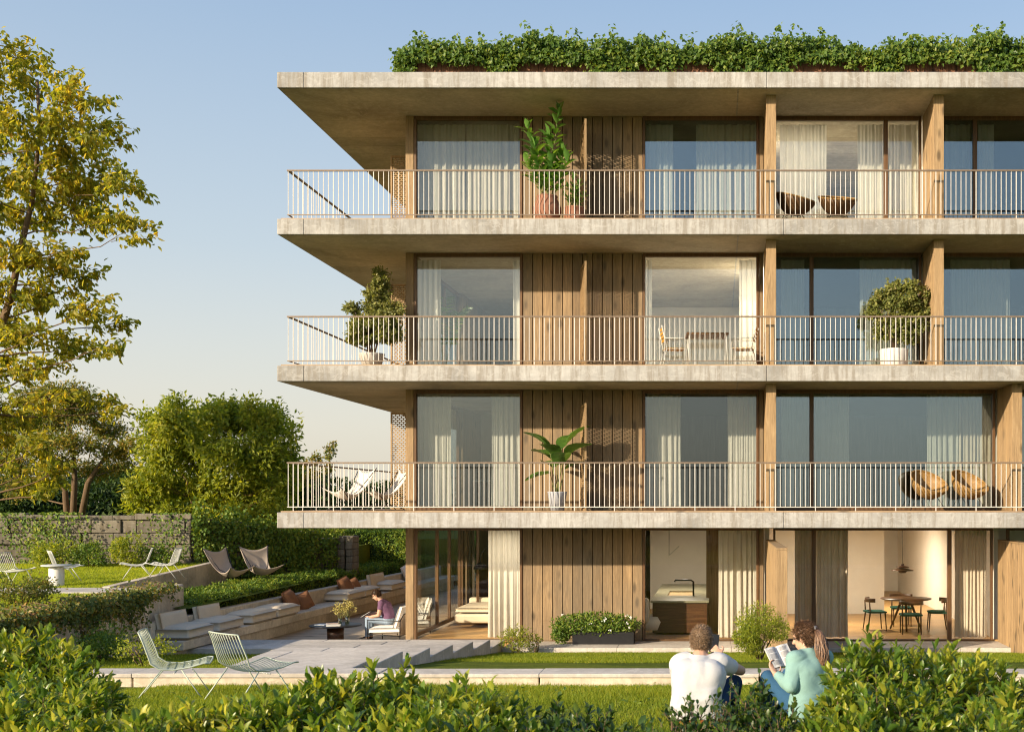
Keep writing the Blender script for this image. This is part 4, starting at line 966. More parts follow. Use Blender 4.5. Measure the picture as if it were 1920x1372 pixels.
# ------------------------------------------------------------------ interiors
t = empty('dining_table', (4.46, 27.75, 0), 0, 'round dark walnut dining table in the bright ground floor room', 'table')
MB().lathe([(.02, .72), (.55, .72), (.60, .735), (.60, .75), (.02, .75)], n=40).build('tabletop', M['walnut'], t)
for k in range(3):
    a = k * 2.094 + .4; MB().tube([(.10 * math.cos(a), .10 * math.sin(a), .72), (.42 * math.cos(a), .42 * math.sin(a), 0)], [.035, .022], 8).build('leg', M['walnut'], t)
def dining_chair(label, loc, rz):
    root = empty('dining_chair', loc, rz, label, 'chair', 'walnut dining chairs with green seats')
    cushion('seat', None, (0, 0, .44), (0, 0, 0), .46, .50, .07, M['green'], parent=root, puff=.3)
    for sx, sy in ((.19, .21), (.19, -.21)): MB().tube([(sx, sy, .43), (sx + .03, sy, 0)], [.019, .012], 8).build('leg', M['walnut'], root)
    for sy in (.21, -.21): MB().tube([(-.19, sy, .70), (-.17, sy, .43), (-.23, sy, 0)], [.014, .02, .012], 8).build('leg', M['walnut'], root)
    g = []
    for i in range(9):
        a = -1.15 + 2.3 * i / 8; c = V((-.22 + .16 * (1 - math.cos(a)) * 1.6, .27 * math.sin(a) / math.sin(1.15), 0))
        g.append([c + V((0, 0, .67)), c + V((0, 0, .765))])
    MB().sheet(g).build('backrest', M['walnut'], root, solid=.03)
    return root
dining_chair('walnut chair with green seat at the white partition side of the round table', (3.72, 27.7, 0), math.radians(8))
dining_chair('walnut chair with green seat turned its back to the garden at the round table', (4.44, 26.95, 0), math.radians(88))
dining_chair('walnut chair with green seat by the door side of the round table', (5.18, 27.6, 0), math.radians(175))
dining_chair('walnut chair mostly hidden behind the round dining table', (4.5, 28.7, 0), math.radians(-92))
def pendant(loc, top, label):
    root = empty('pendant_lamp', loc, 0, label, 'lamp'); x, y, z = loc
    MB().lathe([(.03, -.10), (.075, -.10), (.11, -.05), (.05, -.045)], n=24).lathe([(.08, -.055), (.27, -.045), (.255, -.03), (.08, .01)], n=32).lathe([(.04, .02), (.16, .035), (.15, .045), (.03, .075)], n=28).lathe([(.015, .075), (.04, .075), (.035, .12), (.01, .12)], n=16).build('lamp_shade', M['walnut'], root)
    MB().tube([(0, 0, .12), (0, 0, top - z)], .005, 5).build('cord', M['darkm'], root)
pendant((4.42, 28.0, 1.43), 2.48, 'layered brown pendant lamp hanging above the round dining table')
root = empty('linear_pendant', (-1.16, 28.2, 1.74), 0, 'thin angled white tube lamp hanging on a cord in the kitchen', 'lamp')
MB().tube([(0, 0, 0), (0, 0, .74)], .006, 5).build('cord', M['darkm'], root); MB().tube([(-.01, 0, -.01), (.24, 0, .22)], .011, 6).build('tube', M['white'], root)
root = empty('kitchen_island', (-.85, 29.3, 0), 0, 'long kitchen island with pale top and dark front behind ground floor glass', 'kitchen island')
mb = MB(); mb.box(-.62, .62, -2.7, 2.6, .05, .74); mb.build('cabinet', M['walnut'], root, bevel=.01)
mb = MB()
for a in ((-.66, -.35, -2.75, 2.7), (.25, .66, -2.75, 2.7), (-.35, .25, -2.75, -1.2), (-.35, .25, .3, 2.7)): mb.box(a[0], a[1], a[2], a[3], .741, .785)
mb.build('worktop', plain('stone_worktop', (.22, .205, .14), .35, 0, .12, 3, .05), root); MB().box(-.345, .245, -1.195, .295, .6, .745).build('sink', M['fin'], root)
MB().tube([(.28, -1.3, .785), (.28, -1.3, 1.12), (.22, -1.3, 1.16), (-.15, -1.3, 1.16), (-.17, -1.3, 1.12)], .022, 8).build('faucet', M['darkm'], root)
root = empty('kitchen_armchair', (-1.55, 26.9, 0), .2, 'rounded cream armchair at the edge of the kitchen window', 'armchair')
MB().lathe([(.05, .1), (.36, .12), (.40, .3), (.36, .42), (.05, .44)], n=24).build('seat', M['cushw'], root)
g = []
for i in range(13):
    a = PI * .55 + PI * .9 * i / 12; g.append([V((.40 * math.cos(a), .40 * math.sin(a), .3)), V((.46 * math.cos(a), .46 * math.sin(a), .6)), V((.48 * math.cos(a), .48 * math.sin(a), .86))])
MB().sheet(g).build('backrest', M['cushw'], root, solid=.11, sub=1)
root = empty('sofa', (-5.75, 29.0, 0), 0, 'beige upholstered sofa inside the glazed corner room', 'sofa')
for nm, b in (('base', (-.55, .55, -.95, .95, .12, .34)), ('backrest', (.35, .58, -.95, .95, .342, .78)), ('armrest', (-.55, .348, .75, .95, .342, .6))):
    MB().box(*b).build(nm, M['cushion'], root, bevel=.05)
cushion('seat_cushion', None, (-.1, -.1, .43), (0, 0, 0), .85, 1.6, .17, M['cushion'], parent=root, puff=.2)
root = empty('floor_lamp', (-5.0, 29.8, 0), 0, 'black arc floor lamp with dome shade inside the corner room', 'lamp')
MB().lathe([(.02, 0), (.17, 0), (.17, .03), (.02, .035)]).build('base', M['darkm'], root)
MB().tube([(0, 0, .03), (0, 0, 1.4), (-.1, 0, 1.85), (-.4, -.1, 2.1), (-.75, -.2, 2.0), (-.95, -.25, 1.72), (-.97, -.26, 1.5)], .012, 6).build('stem', M['darkm'], root)
MB().lathe([(.02, 1.5), (.08, 1.48), (.15, 1.41), (.17, 1.33), (.16, 1.33), (.14, 1.40), (.02, 1.47)], (-.97, -.26, 0)).build('lamp_shade', M['darkm'], root)
# rooms upstairs: a table and a lamp behind the corner glass
root = empty('indoor_table', (-5.4, 28.6, 2.81), 0, 'pale table glimpsed behind the first floor corner glass', 'table')
MB().lathe([(.02, .70), (.55, .70), (.55, .74), (.02, .74)], n=32).build('tabletop', M['white'], root)
for k in range(4):
    a = k * PI / 2 + .6; MB().tube([(.38 * math.cos(a), .38 * math.sin(a), .70), (.45 * math.cos(a), .45 * math.sin(a), 0)], .02, 6).build('leg', M['white'], root)
# dining room and kitchen ceiling lamps, plus fill lights added to brighten other rooms
LAMP = N('lamp_or_fill_glow'); LAMPM = LAMP.out(LAMP.n('Emission', Color=(1, .80, .55), Strength=4.0).outputs[0])
def ceiling_lamp_or_fill(x, y, z, w, d, watts, label):
    root = empty('ceiling_lamp_or_fill', (x, y, z), 0, label, 'lamp', 'ceiling lamps inside the lit rooms')
    MB().box(-w / 2, w / 2, -d / 2, d / 2, -.03, 0).build('lamp_or_fill_housing', M['white'], root)
    MB().box(-w / 2 + .02, w / 2 - .02, -d / 2 + .02, d / 2 - .02, -.035, -.0305).build('diffuser', LAMPM, root)
    l = bpy.data.lights.new('lamp_or_fill_light', 'AREA'); l.shape = 'RECTANGLE'; l.size = w; l.size_y = d; l.energy = watts; l.color = (1, .88, .70)
    o = bpy.data.objects.new('lamp_or_fill_light', l); link(o, root); o.location = (0, 0, -.045)
ceiling_lamp_or_fill(3.9, 33.0, 2.48, .5, .5, 120, 'ceiling lamp washing the back wall of the dining room')
ceiling_lamp_or_fill(3.0, 28.6, 2.48, .4, .4, 75, 'ceiling lamp over the white partition of the dining room')
ceiling_lamp_or_fill(-.9, 29.4, 2.48, .5, .5, 48, 'ceiling lamp above the kitchen island')
ceiling_lamp_or_fill(.78, 27.6, 8.48, .3, .3, 150, 'added fill light in the room behind the dining balcony')  # from here on: unseen fill lights, added for brightness
ceiling_lamp_or_fill(1.9, 27.6, 11.48, .4, .4, 85, 'added fill light in the top floor room behind the basket chairs')
ceiling_lamp_or_fill(-4.75, 26.9, 2.48, .3, .3, 30, 'added fill light above the curtain of the ground floor corner room')
ceiling_lamp_or_fill(-4.6, 28.4, 8.48, .5, .5, 60, 'added fill light in the second floor corner room')
# ================================================================== VEGETATION
def rand_ell(n, c, r, shell=.0):
    d = unit(n); q = rng.uniform(shell ** 3, 1, n) ** (1 / 3)
    return np.asarray(c)[None] + d * q[:, None] * np.asarray(r)[None], d
def bezier(a, b, sag=0, n=6, jit=0):
    pts = []
    for i in range(n + 1):
        q = i / n; p = a.lerp(b, q) + V((0, 0, sag * 4 * q * (1 - q)))
        if 0 < i < n and jit: p += V([rnd.gauss(0, jit) for _ in range(3)])
        pts.append(p)
    return pts
def tree(name, label, base, spine, clumps, mat, leaf, wid, ntw, nlf, tr=.16, cat='tree', shape='rhomb', group=None, bark='bark', tw=.35, droop=.25, foliage='crown', parent=None, up=.3, stems=None):
    """spine: polyline of the trunk; clumps: (centre, radii); twigs with leaves set along them fill every clump"""
    if parent is None:
        root = empty(name, base, 0, label, cat, group); off = V(base)
    else: root = parent; off = V(parent.location)
    mb = MB(); spine = [V(p) for p in spine]
    def loc(p): return V(p) - off
    n = len(spine)
    for st in (stems or [spine]):
        m = len(st); mb.tube([loc(p) for p in st], [tr * (1 - .75 * i / (m - 1)) for i in range(m)], 9)
    P = []; Tn = []; Nn = []
    allp = []
    for st in (stems or [spine]):
        for i in range(len(st) - 1):
            for q in (0, .25, .5, .75): allp.append((V(st[i]).lerp(V(st[i + 1]), q), (i + q) / (len(st) - 1)))
    for c, r in clumps:
        c = V(c)
        cand = [(abs((p - c).length - 0) + max(0, p.z - c.z + .3) * 3 + (0 if s > .2 else 1.5), p, s) for p, s in allp]
        _, p0, s0 = min(cand, key=lambda t: t[0])
        rr = tr * (1 - .75 * s0) * .32
        limb = bezier(p0, c, -.04 * (c - p0).length, 6, .03 * (c - p0).length * .5)
        mb.tube([loc(p) for p in limb], [max(rr * (1 - .8 * i / 6), .006) for i in range(7)], 6)
        rv = V(r); nt = max(5, int(ntw * (rv.x * rv.y * rv.z) ** (2 / 3)))
        for _ in range(nt):
            d = V(unit(1)[0]); q = rnd.uniform(.35, 1.0) ** .6
            tip = c + V((d.x * rv.x, d.y * rv.y, d.z * rv.z)) * q
            st = limb[rnd.randint(3, 6)].lerp(c, .3); st = st.lerp(tip, .25)
            tw_ = bezier(st, tip, .05 * (tip - st).length, 3, .02)
            mb.tube([loc(p) for p in tw_], [max(rr * .28, .004), .004, .003, .002], 4, caps=False)
            dd = (tip - st).normalized() if (tip - st).length > 1e-4 else V((0, 0, 1))
            k = np.arange(nlf); t = .3 + .75 * (k + rng.uniform(-.3, .3, nlf)) / nlf
            base_p = np.array(st)[None] + np.array(tip - st)[None] * t[:, None] + rng.normal(0, leaf * tw, (nlf, 3))
            ld = np.array(dd)[None] * .5 + unit(nlf) * .9 + np.array([0, 0, -droop])[None]
            nn = unit(nlf) * .9 + np.array(d)[None] * .7 + np.array([-.25, -.35, .3 + up])[None]
            P.append(base_p); Tn.append(ld); Nn.append(nn)
    P = np.concatenate(P) - np.array(off)[None]; nL = len(P)
    mb.build('trunk' if cat in ('tree',) else 'stem', M[bark], root)
    leaves(foliage, P, np.concatenate(Tn), np.concatenate(Nn), leaf * rng.uniform(.65, 1.2, nL), wid * rng.uniform(.7, 1.15, nL), mat, shape, root)
    return root
def pc(lst, D, dj=1.2):      # clumps given as (px, py, rx px, ry px) about distance D
    out = []
    for px, py, rx, ry in lst:
        d = D + rnd.uniform(-dj, dj); s = d / F
        out.append((at(px, py, d), (rx * s, (rx * .6 + ry * .4) * s * 1.05, ry * s)))
    return out
# tall golden tree
cl = [(10, 110, 55, 48), (80, 150, 60, 45), (150, 185, 52, 42), (60, 225, 75, 50), (140, 250, 65, 45), (205, 270, 45, 42), (20, 300, 60, 55), (95, 325, 75, 50), (170, 335, 65, 42), (235, 345, 42, 34),
      (60, 395, 70, 42), (140, 400, 70, 40), (215, 405, 48, 30), (268, 425, 30, 20), (-60, 200, 70, 80), (-70, 350, 70, 80), (-120, 280, 80, 90), (20, 470, 60, 40), (95, 475, 55, 35), (150, 505, 48, 26), (35, 545, 60, 35),
      (110, 560, 55, 30), (175, 575, 48, 26), (215, 605, 34, 22), (70, 625, 65, 28), (150, 645, 55, 22), (215, 648, 30, 14), (15, 620, 50, 40), (20, 690, 55, 30), (85, 690, 50, 25),
      (60, 750, 55, 25), (130, 735, 30, 16), (190, 750, 36, 16), (226, 772, 20, 12), (20, 800, 55, 40), (70, 840, 45, 34), (100, 885, 38, 26), (40, 890, 50, 30), (85, 925, 26, 16), (-80, 560, 80, 80), (-90, 720, 70, 70), (-140, 450, 80, 90)]
D0 = 34.0
base = V((-22.4, D0, 1.60))
spine = [base, at(-70, 850, D0), at(-30, 700, D0), at(20, 560, D0), at(40, 460, D0), at(60, 380, D0), at(75, 250, D0), at(70, 150, D0)]
tree('tall_tree', 'tall loose golden green tree rising above the garden at the frame edge', base, spine, pc([(a, b, c * 1.3, d * 1.3) for a, b, c, d in cl], D0, 1.4), M['lf_big'], .20, .10, 28, 19, .15, shape='long', droop=.55, up=.4)
# dark spreading conifer behind the wall
D1 = 42.0; base = at(130, 975, D1); base.z = 1.55
cl = [(60, 745, 50, 22), (120, 735, 55, 22), (30, 790, 60, 25), (100, 785, 70, 24), (170, 780, 50, 22), (205, 805, 45, 20), (60, 830, 65, 22), (140, 830, 70, 20), (215, 845, 42, 18), (20, 870, 50, 24), (95, 872, 55, 18),
      (180, 880, 55, 16), (232, 872, 25, 14), (-30, 830, 60, 40), (40, 915, 45, 20), (150, 757, 45, 20), (-40, 760, 50, 30), (245, 830, 22, 12)]
stems = [[base, at(122, 920, D1), at(95, 860, D1), at(70, 800, D1)], [base + V((.1, 0, 0)), at(140, 900, D1), at(138, 840, D1), at(120, 760, D1)], [base + V((.2, .1, 0)), at(165, 905, D1), at(195, 860, D1), at(210, 820, D1)]]
tree('spreading_conifer', 'dark spreading conifer with several brown stems behind the stone wall', base, stems[1], pc(cl, D1, 2.0), M['lf_dark'], .17, .06, 90, 30, .13, shape='rhomb', up=.8, droop=0, tw=.7, stems=stems)
# bright bushy tree
D2 = 41.0; base = at(400, 985, D2); base.z = 1.55
cl = [(325, 800, 42, 38), (385, 790, 42, 40), (445, 785, 42, 38), (500, 800, 40, 38), (300, 850, 42, 40), (360, 850, 50, 45), (430, 850, 55, 45), (500, 860, 45, 42), (540, 850, 22, 40), (275, 905, 40, 34), (335, 910, 50, 40),
      (400, 920, 55, 42), (470, 920, 50, 42), (530, 910, 30, 40), (270, 955, 36, 24), (320, 965, 45, 22), (390, 975, 55, 22), (450, 980, 50, 24), (515, 965, 40, 34), (335, 765, 14, 22), (320, 750, 8, 14), (425, 755, 14, 18), (470, 758, 16, 20), (520, 780, 14, 28), (400, 762, 12, 16), (550, 810, 10, 22), (255, 930, 18, 14)]
stems = [[base + V((dx * .2, 0, 0)), at(400 + dx * 25, 900, D2), at(400 + dx * 60, 800, D2)] for dx in (-2, -1, 0, 1, 2)]
cl += [(rnd.uniform(255, 550), rnd.uniform(775, 960), rnd.uniform(7, 12), rnd.uniform(16, 26)) for _ in range(60)] + [(x_, 775 + 22 * abs(math.sin(x_ * .05)) + (18 if x_ < 310 or x_ > 530 else -8), 7, 22) for x_ in range(290, 555, 14)]
tree('bushy_tree', 'bright yellow green bushy tree with upright shoots behind the wall next to the house', base, stems[2], pc(cl, D2, 1.6), M['lf_bush'], .21, .095, 74, 24, .06, up=.25, droop=.1, tw=.7, stems=stems)
for (px, py, w, lab) in ((585, 868, 24, 'thin dark shrub top showing beside the bushy tree above the sling chairs'), (618, 850, 14, 'small pointed dark tree top rising behind the corner balcony railing')):
    D3 = 50; b = at(px, 960, D3); b.z = 1.6
    tree('distant_tree', lab, b, [b, at(px, py, D3), at(px, py - 20, D3)], pc([(px, py, w, 18), (px - 6, py + 25, w * 1.3, 20), (px + 8, py - 12, w * .5, 12)], D3, .5), M['lf_dark'], .16, .07, 80, 14, .05)
# far dark wood
P = []; 
for i in range(150):
    px = rnd.uniform(-130, 790); D = rnd.uniform(52, 60); top = 892 + 16 * math.sin(px * .021) + 8 * math.sin(px * .07) + (18 if px > 560 else 0)
    c = at(px, top + rnd.uniform(12, 70), D); p, d = rand_ell(330, c, (1.6, 1.3, .75), .7); P.append(p)
P = np.concatenate(P)
o = leaves('far_wood', P, unit(len(P)) + [0, 0, .1], unit(len(P)) * .6 + [0, 0, 1], .30, .13, M['lf_far']); tag(o, kind='stuff')
def bush(name, label, c, r, n, leaf, wid, mat, shape='rhomb', cat='bush', group=None, base=None, shoots=12, nst=5, parent=None, shell=.45, spread=.55):
    c = V(c); base = base if base is not None else c.z - r[2]
    root = empty(name, (c.x, c.y, base), 0, label, cat, group) if parent is None else parent; o = np.array([c.x, c.y, base])
    lumps = [(np.array(c), np.array(r) * .75)] + [(np.array(c) + unit(1)[0] * np.array(r) * spread, np.array(r) * rnd.uniform(.35, .55)) for _ in range(9)]
    P = []; 
    for lc, lr in lumps:
        p, d = rand_ell(max(6, int(n / 12)), lc, lr, shell); P.append(p)
    mb = MB()
    for i in range(nst):
        a = rnd.uniform(0, 6.28); tip = c + V((math.cos(a) * r[0] * .6, math.sin(a) * r[1] * .6, r[2] * rnd.uniform(0, .7)))
        mb.tube([V(p) - V(o) for p in bezier(V((c.x + .04 * math.cos(a), c.y + .04 * math.sin(a), base)), tip, .04, 4, .02)], [.012, .01, .008, .006, .003], 5)
    for i in range(shoots):
        d = unit(1)[0]; d[2] = abs(d[2]); st = np.array(c) + d * np.array(r) * .7; tip = st + (d * .6 + [0, 0, .5]) * np.array(r) * rnd.uniform(.3, .6)
        k = 9; P.append(st + (tip - st) * np.linspace(0, 1, k)[:, None] + rng.normal(0, leaf * .4, (k, 3)))
    P = np.concatenate(P); P = P[P[:, 2] > base + .01]; m = len(P)
    out = (P - np.array(c)) / np.array(r)
    leaves('foliage', P - o, unit(m) * .8 + out * .5 + [0, 0, .15], unit(m) * .8 + out * .7 + [0, 0, .25], leaf * rng.uniform(.6, 1.2, m), wid * rng.uniform(.7, 1.1, m), mat, shape, root)
    mb.build('stem', M['bark'], root); return root
def atg(px, d, z): return V(((px - PX) * d / F, d, z))
bush('golden_bush', 'low golden bush against the stone wall behind the white table', atg(105, 29.8, 1.65), (.65, .5, .45), 1500, .09, .045, M['lf_bush'], base=1.32)
bush('dark_bush', 'dark low bush against the stone wall between two golden bushes', atg(170, 30.0, 1.6), (.6, .5, .4), 1300, .09, .045, M['lf_hedge'], base=1.32)
bush('golden_bush', 'tall golden bush against the stone wall behind the pair of wire chairs', atg(240, 29.9, 1.72), (.55, .5, .5), 1600, .09, .045, M['lf_bush'], base=1.33)
bush('dark_bush', 'small dark bush at the foot of the stone wall past the golden bush', atg(305, 30.4, 1.55), (.7, .4, .35), 1100, .09, .045, M['lf_hedge'], base=1.33)
bush('purple_tipped_bush', 'loose reddish green bush on the lower lawn at the frame edge', atg(38, 19.3, 1.52), (.55, .6, .36), 2600, .055, .028, M['lf_ivy'], base=1.18, shoots=60)
bush('golden_bush', 'sunny bush under the balcony end behind the hedge', atg(612, 39, 1.75), (1.0, .8, .65), 1600, .12, .06, M['lf_bush'], base=1.1)
bush('golden_bush', 'sunny bush beyond the ivy hedge below the corner balcony', atg(690, 47, 2.0), (2.0, .8, .5), 1600, .13, .06, M['lf_bush'], base=1.4)
bush('round_bush', 'round fine-leaved bush growing before the timber divider between the two readers', atg(1424, 19.6, .86), (.43, .40, .38), 6000, .055, .02, M['lf_bush'], base=.38, shoots=170, nst=9, spread=.75)
bush('step_bush', 'small airy bush at the foot of the garden steps by the house', atg(966, 24.2, .18), (.36, .26, .26), 900, .055, .025, M['lf_bush'], base=-.12, shoots=40)
bush('step_bush', 'thin weed sprouting from gravel near the larger step bush', atg(1003, 24.35, .08), (.16, .14, .18), 220, .05, .022, M['lf_bush'], base=-.12, shoots=16)
bush('wall_foot_bush', 'dark green bush at the foot of the ivy retaining wall', V((-10.0, 19.0, .66)), (.35, 1.1, .30), 2200, .06, .035, M['lf_hedge'], base=.38, shoots=30)
bush('wall_foot_bush', 'yellow flowering weeds before the ivy wall beside the wire chair', V((-8.2, 16.8, .86)), (.5, .3, .22), 420, .05, .03, M['lf_bush'], base=.66, shoots=40)
# hedge along the bench
def hedge(name, label, p0, p1, w, z0, z1, dens, leaf, mat, cat='hedge'):
    p0 = V((*p0, 0)); p1 = V((*p1, 0)); d = p1 - p0; L = d.length; t = d / L; nrm = V((-t.y, t.x, 0))
    root = empty(name, (p0.x, p0.y, z0), math.atan2(t.y, t.x), label, cat)
    H = z1 - z0; n1 = int(L * w * dens); n2 = int(L * H * dens)
    bumps = lambda u, v: .05 * np.sin(u * 3.1 + v * 2) + .04 * np.sin(u * 7.7 + 1) + .03 * np.sin(v * 9 + u)
    u = rng.uniform(0, L, n1); v = rng.uniform(0, w, n1); top = np.stack([u, v, H + bumps(u, v) - rng.exponential(.05, n1)], 1)
    S = []
    for s, q in ((0, -1), (w, 1)):
        u = rng.uniform(0, L, n2); z = rng.uniform(0, H, n2); S.append(np.stack([u, s + q * (bumps(u, z) - rng.exponential(.05, n2)), z], 1))
    n3 = int(w * H * dens)
    for s, q in ((0, -1), (L, 1)):
        v = rng.uniform(0, w, n3); z = rng.uniform(0, H, n3); S.append(np.stack([s + q * (bumps(v, z) - rng.exponential(.05, n3)), v, z], 1))
    P = np.concatenate([top] + S); m = len(P); o = P - np.array([L / 2, w / 2, H * .4]); o[:, 0] = 0
    o /= np.linalg.norm(o, axis=1, keepdims=True) + .01
    leaves('foliage', P, unit(m) + o * .5 + [0, 0, .3], unit(m) * .8 + o, leaf * rng.uniform(.6, 1.2, m), leaf * .55 * rng.uniform(.7, 1.1, m), mat, 'rhomb', root)
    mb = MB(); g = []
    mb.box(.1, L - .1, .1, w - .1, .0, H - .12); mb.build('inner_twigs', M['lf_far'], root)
    return root
hedge('clipped_hedge', 'clipped green hedge running behind the long concrete bench', (-11.28, 25.3), (-10.62, 44), 1.15, .2, .97, 1000, .075, M['lf_hedge'])
hedge('ivy_hedge', 'tall ivy covered hedge wall beyond the bench under the balcony corner', (-10.6, 40.6), (-13.2, 40.2), 1.0, .9, 2.02, 800, .10, M['lf_hedge'])
# ivy on walls
def ivy(name, label, pts, nrm, leaf, mat, strands=None, cat='ivy'):
    pts = np.asarray(pts, float); m = len(pts); o = pts.mean(0)
    root = empty(name, o, 0, label, cat)
    leaves('foliage', pts - o, unit(m) * .7 + [0, 0, -.6], unit(m) * .6 + np.asarray(nrm), leaf * rng.uniform(.6, 1.2, m), leaf * .8 * rng.uniform(.7, 1.1, m), mat, 'rhomb', root)
    if strands:
        mb = MB()
        for s in strands: mb.tube([V(p) - V(o) for p in s], .005, 4)
        mb.build('stem', M['bark'], root)
P = []; S = []; Nn = []
for i in range(420):
    y = rnd.uniform(14.6, 24.2); dens = 1 if y < 22.3 else .35
    if rnd.random() > dens: continue
    x = wx(y); hang = rnd.uniform(.05, .35) if rnd.random() < .72 else rnd.uniform(.35, 1.0)
    if y > 22.3: hang *= .35
    if 18.2 < y < 19.4 or 20.2 < y < 21: hang *= .45
    st = V((x - rnd.uniform(-.02, .5), y, 1.28 + rnd.uniform(0, .14))); ed = V((x + .05, y + rnd.uniform(-.1, .1), 1.30)); tip = ed + V((rnd.uniform(.0, .14), rnd.uniform(-.25, .25), -hang))
    tip.z = max(tip.z, zs(y) + .03)
    S.append([st, ed, tip]); k = int(12 + 46 * hang)
    for j in range(k):
        q = rnd.random(); p = st.lerp(ed, q * 3) if q < .33 else ed.lerp(tip, (q - .33) / .67)
        P.append((p.x + rnd.gauss(0, .045) + .03, p.y + rnd.gauss(0, .08), p.z + rnd.gauss(0, .045)))
ivy('climbing_ivy', 'reddish green ivy spilling over the concrete retaining wall beside the bench', P, [.2, -.6, .6], .075, M['lf_ivy'], S)
P = []
for i in range(46):
    c = rnd.uniform(-26, -14); zc = rnd.uniform(1.3, 2.75); w = rnd.uniform(.2, .5)
    if math.sin(c * 1.7) + math.sin(c * .63 + 1) < -.7 and zc > 1.8: continue
    for j in range(110): P.append((c + rnd.gauss(0, w), 30.93 - abs(rnd.gauss(0, .05)), min(zc + rnd.gauss(0, .3), 2.74)))
ivy('wall_ivy', 'patchy dark ivy climbing the straight part of the old stone wall', P, [0, -1, .3], .085, M['lf_hedge'])
P = []; a = V((-13.98, 31.25, 0)); b = V((-11.4, 35.4, 0)); n_ = V((.85, -.53, 0))
for i in range(95):
    q = rnd.random(); zc = 1.0 + rnd.random() * (1.75 - .75 * q)
    if q > .8 and rnd.random() < .6: continue
    for j in range(90):
        p = a.lerp(b, min(max(q + rnd.gauss(0, .05), 0), 1)) + n_ * (.05 + abs(rnd.gauss(0, .10))); P.append((p.x, p.y, zc + rnd.gauss(0, .2)))
ivy('wall_ivy', 'dense sunlit ivy covering the descending end of the old stone wall', P, [.7, -.7, .4], .10, M['lf_hedge'])
# roof vines
P = []; S = []; x = -6.92
while x < 13.6:
    top = 12.93 + .07 * math.sin(x * 1.3) + .07 * math.sin(x * 3.1 + 1) + rnd.uniform(-.05, .12)
    hang = .06 + .95 * max(0, math.sin(x * 2.3) + .7 * math.sin(x * 5.3 + 1) + .5 * math.sin(x * 9.1) - .15) * rnd.uniform(.4, 1.1)
    yy = 25.5 + rnd.uniform(-.12, .45)
    c = (x, yy, top - .10); p, d = rand_ell(95, c, (.24, .30, .21), .3); P.append(p)
    tip = V((x + rnd.uniform(-.2, .2), 25.36 - rnd.uniform(0, .12), max(12.62 - hang, 11.86)))
    S.append([V((x, 25.6, 12.7)), V((x, 25.44, 12.66)), tip]); k = int(60 + 90 * hang); q = rng.random(k)[:, None]
    P.append(np.array([x, 25.42, 12.75])[None] * (1 - q) + np.array(tip)[None] * q + rng.normal(0, 1, (k, 3)) * [.09, .05, .05])
    if rnd.random() < .35:
        k = 26; q = np.linspace(0, 1, k)[:, None]; tp = np.array([x + rnd.uniform(-.3, .3), yy, top + rnd.uniform(.2, .38)]); P.append(np.array(c)[None] * (1 - q) + tp * q + rng.normal(0, .04, (k, 3)))
    x += .085
for i in range(10):
    tip = V((-6.8 - rnd.uniform(0, .3), 25.5 + rnd.uniform(-.1, .5), 11.95 + rnd.uniform(0, .5))); k = 60; q = rng.random(k)[:, None]
    P.append(np.array([-6.7, 25.6, 12.75])[None] * (1 - q) + np.array(tip)[None] * q + rng.normal(0, .07, (k, 3)))
ivy('roof_vine', 'lush green vine trailing over the timber planter along the roof edge', np.concatenate(P), [0, -.7, .6], .105, M['lf_vine'], S, 'vine')
# black planter with white flowers
root = empty('flower_planter', (-2.45, 25.35, -.03), 0, 'black metal trough planted with white flowers before the timber wall', 'planter')
mb = MB(); mb.box(-.66, .66, -.19, .19, 0, .26); mb.build('trough', M['darkm'], root, bevel=.008)
P, d = rand_ell(2600, (-.18, -.04, .42), (1.0, .27, .26), .3); P2, _ = rand_ell(700, (-.9, -.1, .24), (.22, .2, .24), .2); P = np.concatenate([P, P2]); P = P[P[:, 2] > .02]; m = len(P)
leaves('foliage', P, unit(m) + [0, -.2, .2], unit(m) * .7 + [0, -.4, .6], .075, .035, M['lf_hedge'], 'rhomb', root)
FW = plain('white_petal', (.80, .80, .78), .6, 0, .05, 20, .05); Pf = []
for i in range(14):
    c = V((rnd.uniform(-.9, .7), rnd.uniform(-.32, -.1), rnd.uniform(.3, .68))); Pf += [c + V([rnd.gauss(0, .014) for _ in range(3)]) for _ in range(6)]
leaves('flower_petals', Pf, unit(len(Pf)), unit(len(Pf)) * .5 + [0, -1, .5], .032, .026, FW, 'rhomb', root)
# ------------------------------------------------------------------ potted plants
def pot(root, prof, mat, n=32, ribs=0):
    mb = MB(); g = []
    for r, z in prof:
        g.append([V(((r + (ribs and .006 * math.sin(k * PI))) * math.cos(2 * PI * k / n), r * math.sin(2 * PI * k / n), z)) for k in range(n)])
    o = MB().lathe(prof, (0, 0, 0), n).build('pot', mat, root)
    top = prof[-1]; MB().lathe([(.005, top[1] - .04), (top[0] * .93, top[1] - .05), (.005, top[1] - .06)], n=20).build('soil', M['soil'], root)
def jar(r0, r1, r2, h): return [(.02, 0), (r0, 0), (r0 * 1.05, .02), (r1, h * .45), (r1 * .99, h * .6), (r2, h * .93), (r2 * 1.06, h * .96), (r2 * 1.06, h), (r2 * .94, h), (r2 * .9, h - .05)]
def potted(name, label, loc, prof, pm): 
    r = empty(name, loc, 0, label, 'potted plant', 'potted plants on the balconies'); pot(r, prof, pm); return r
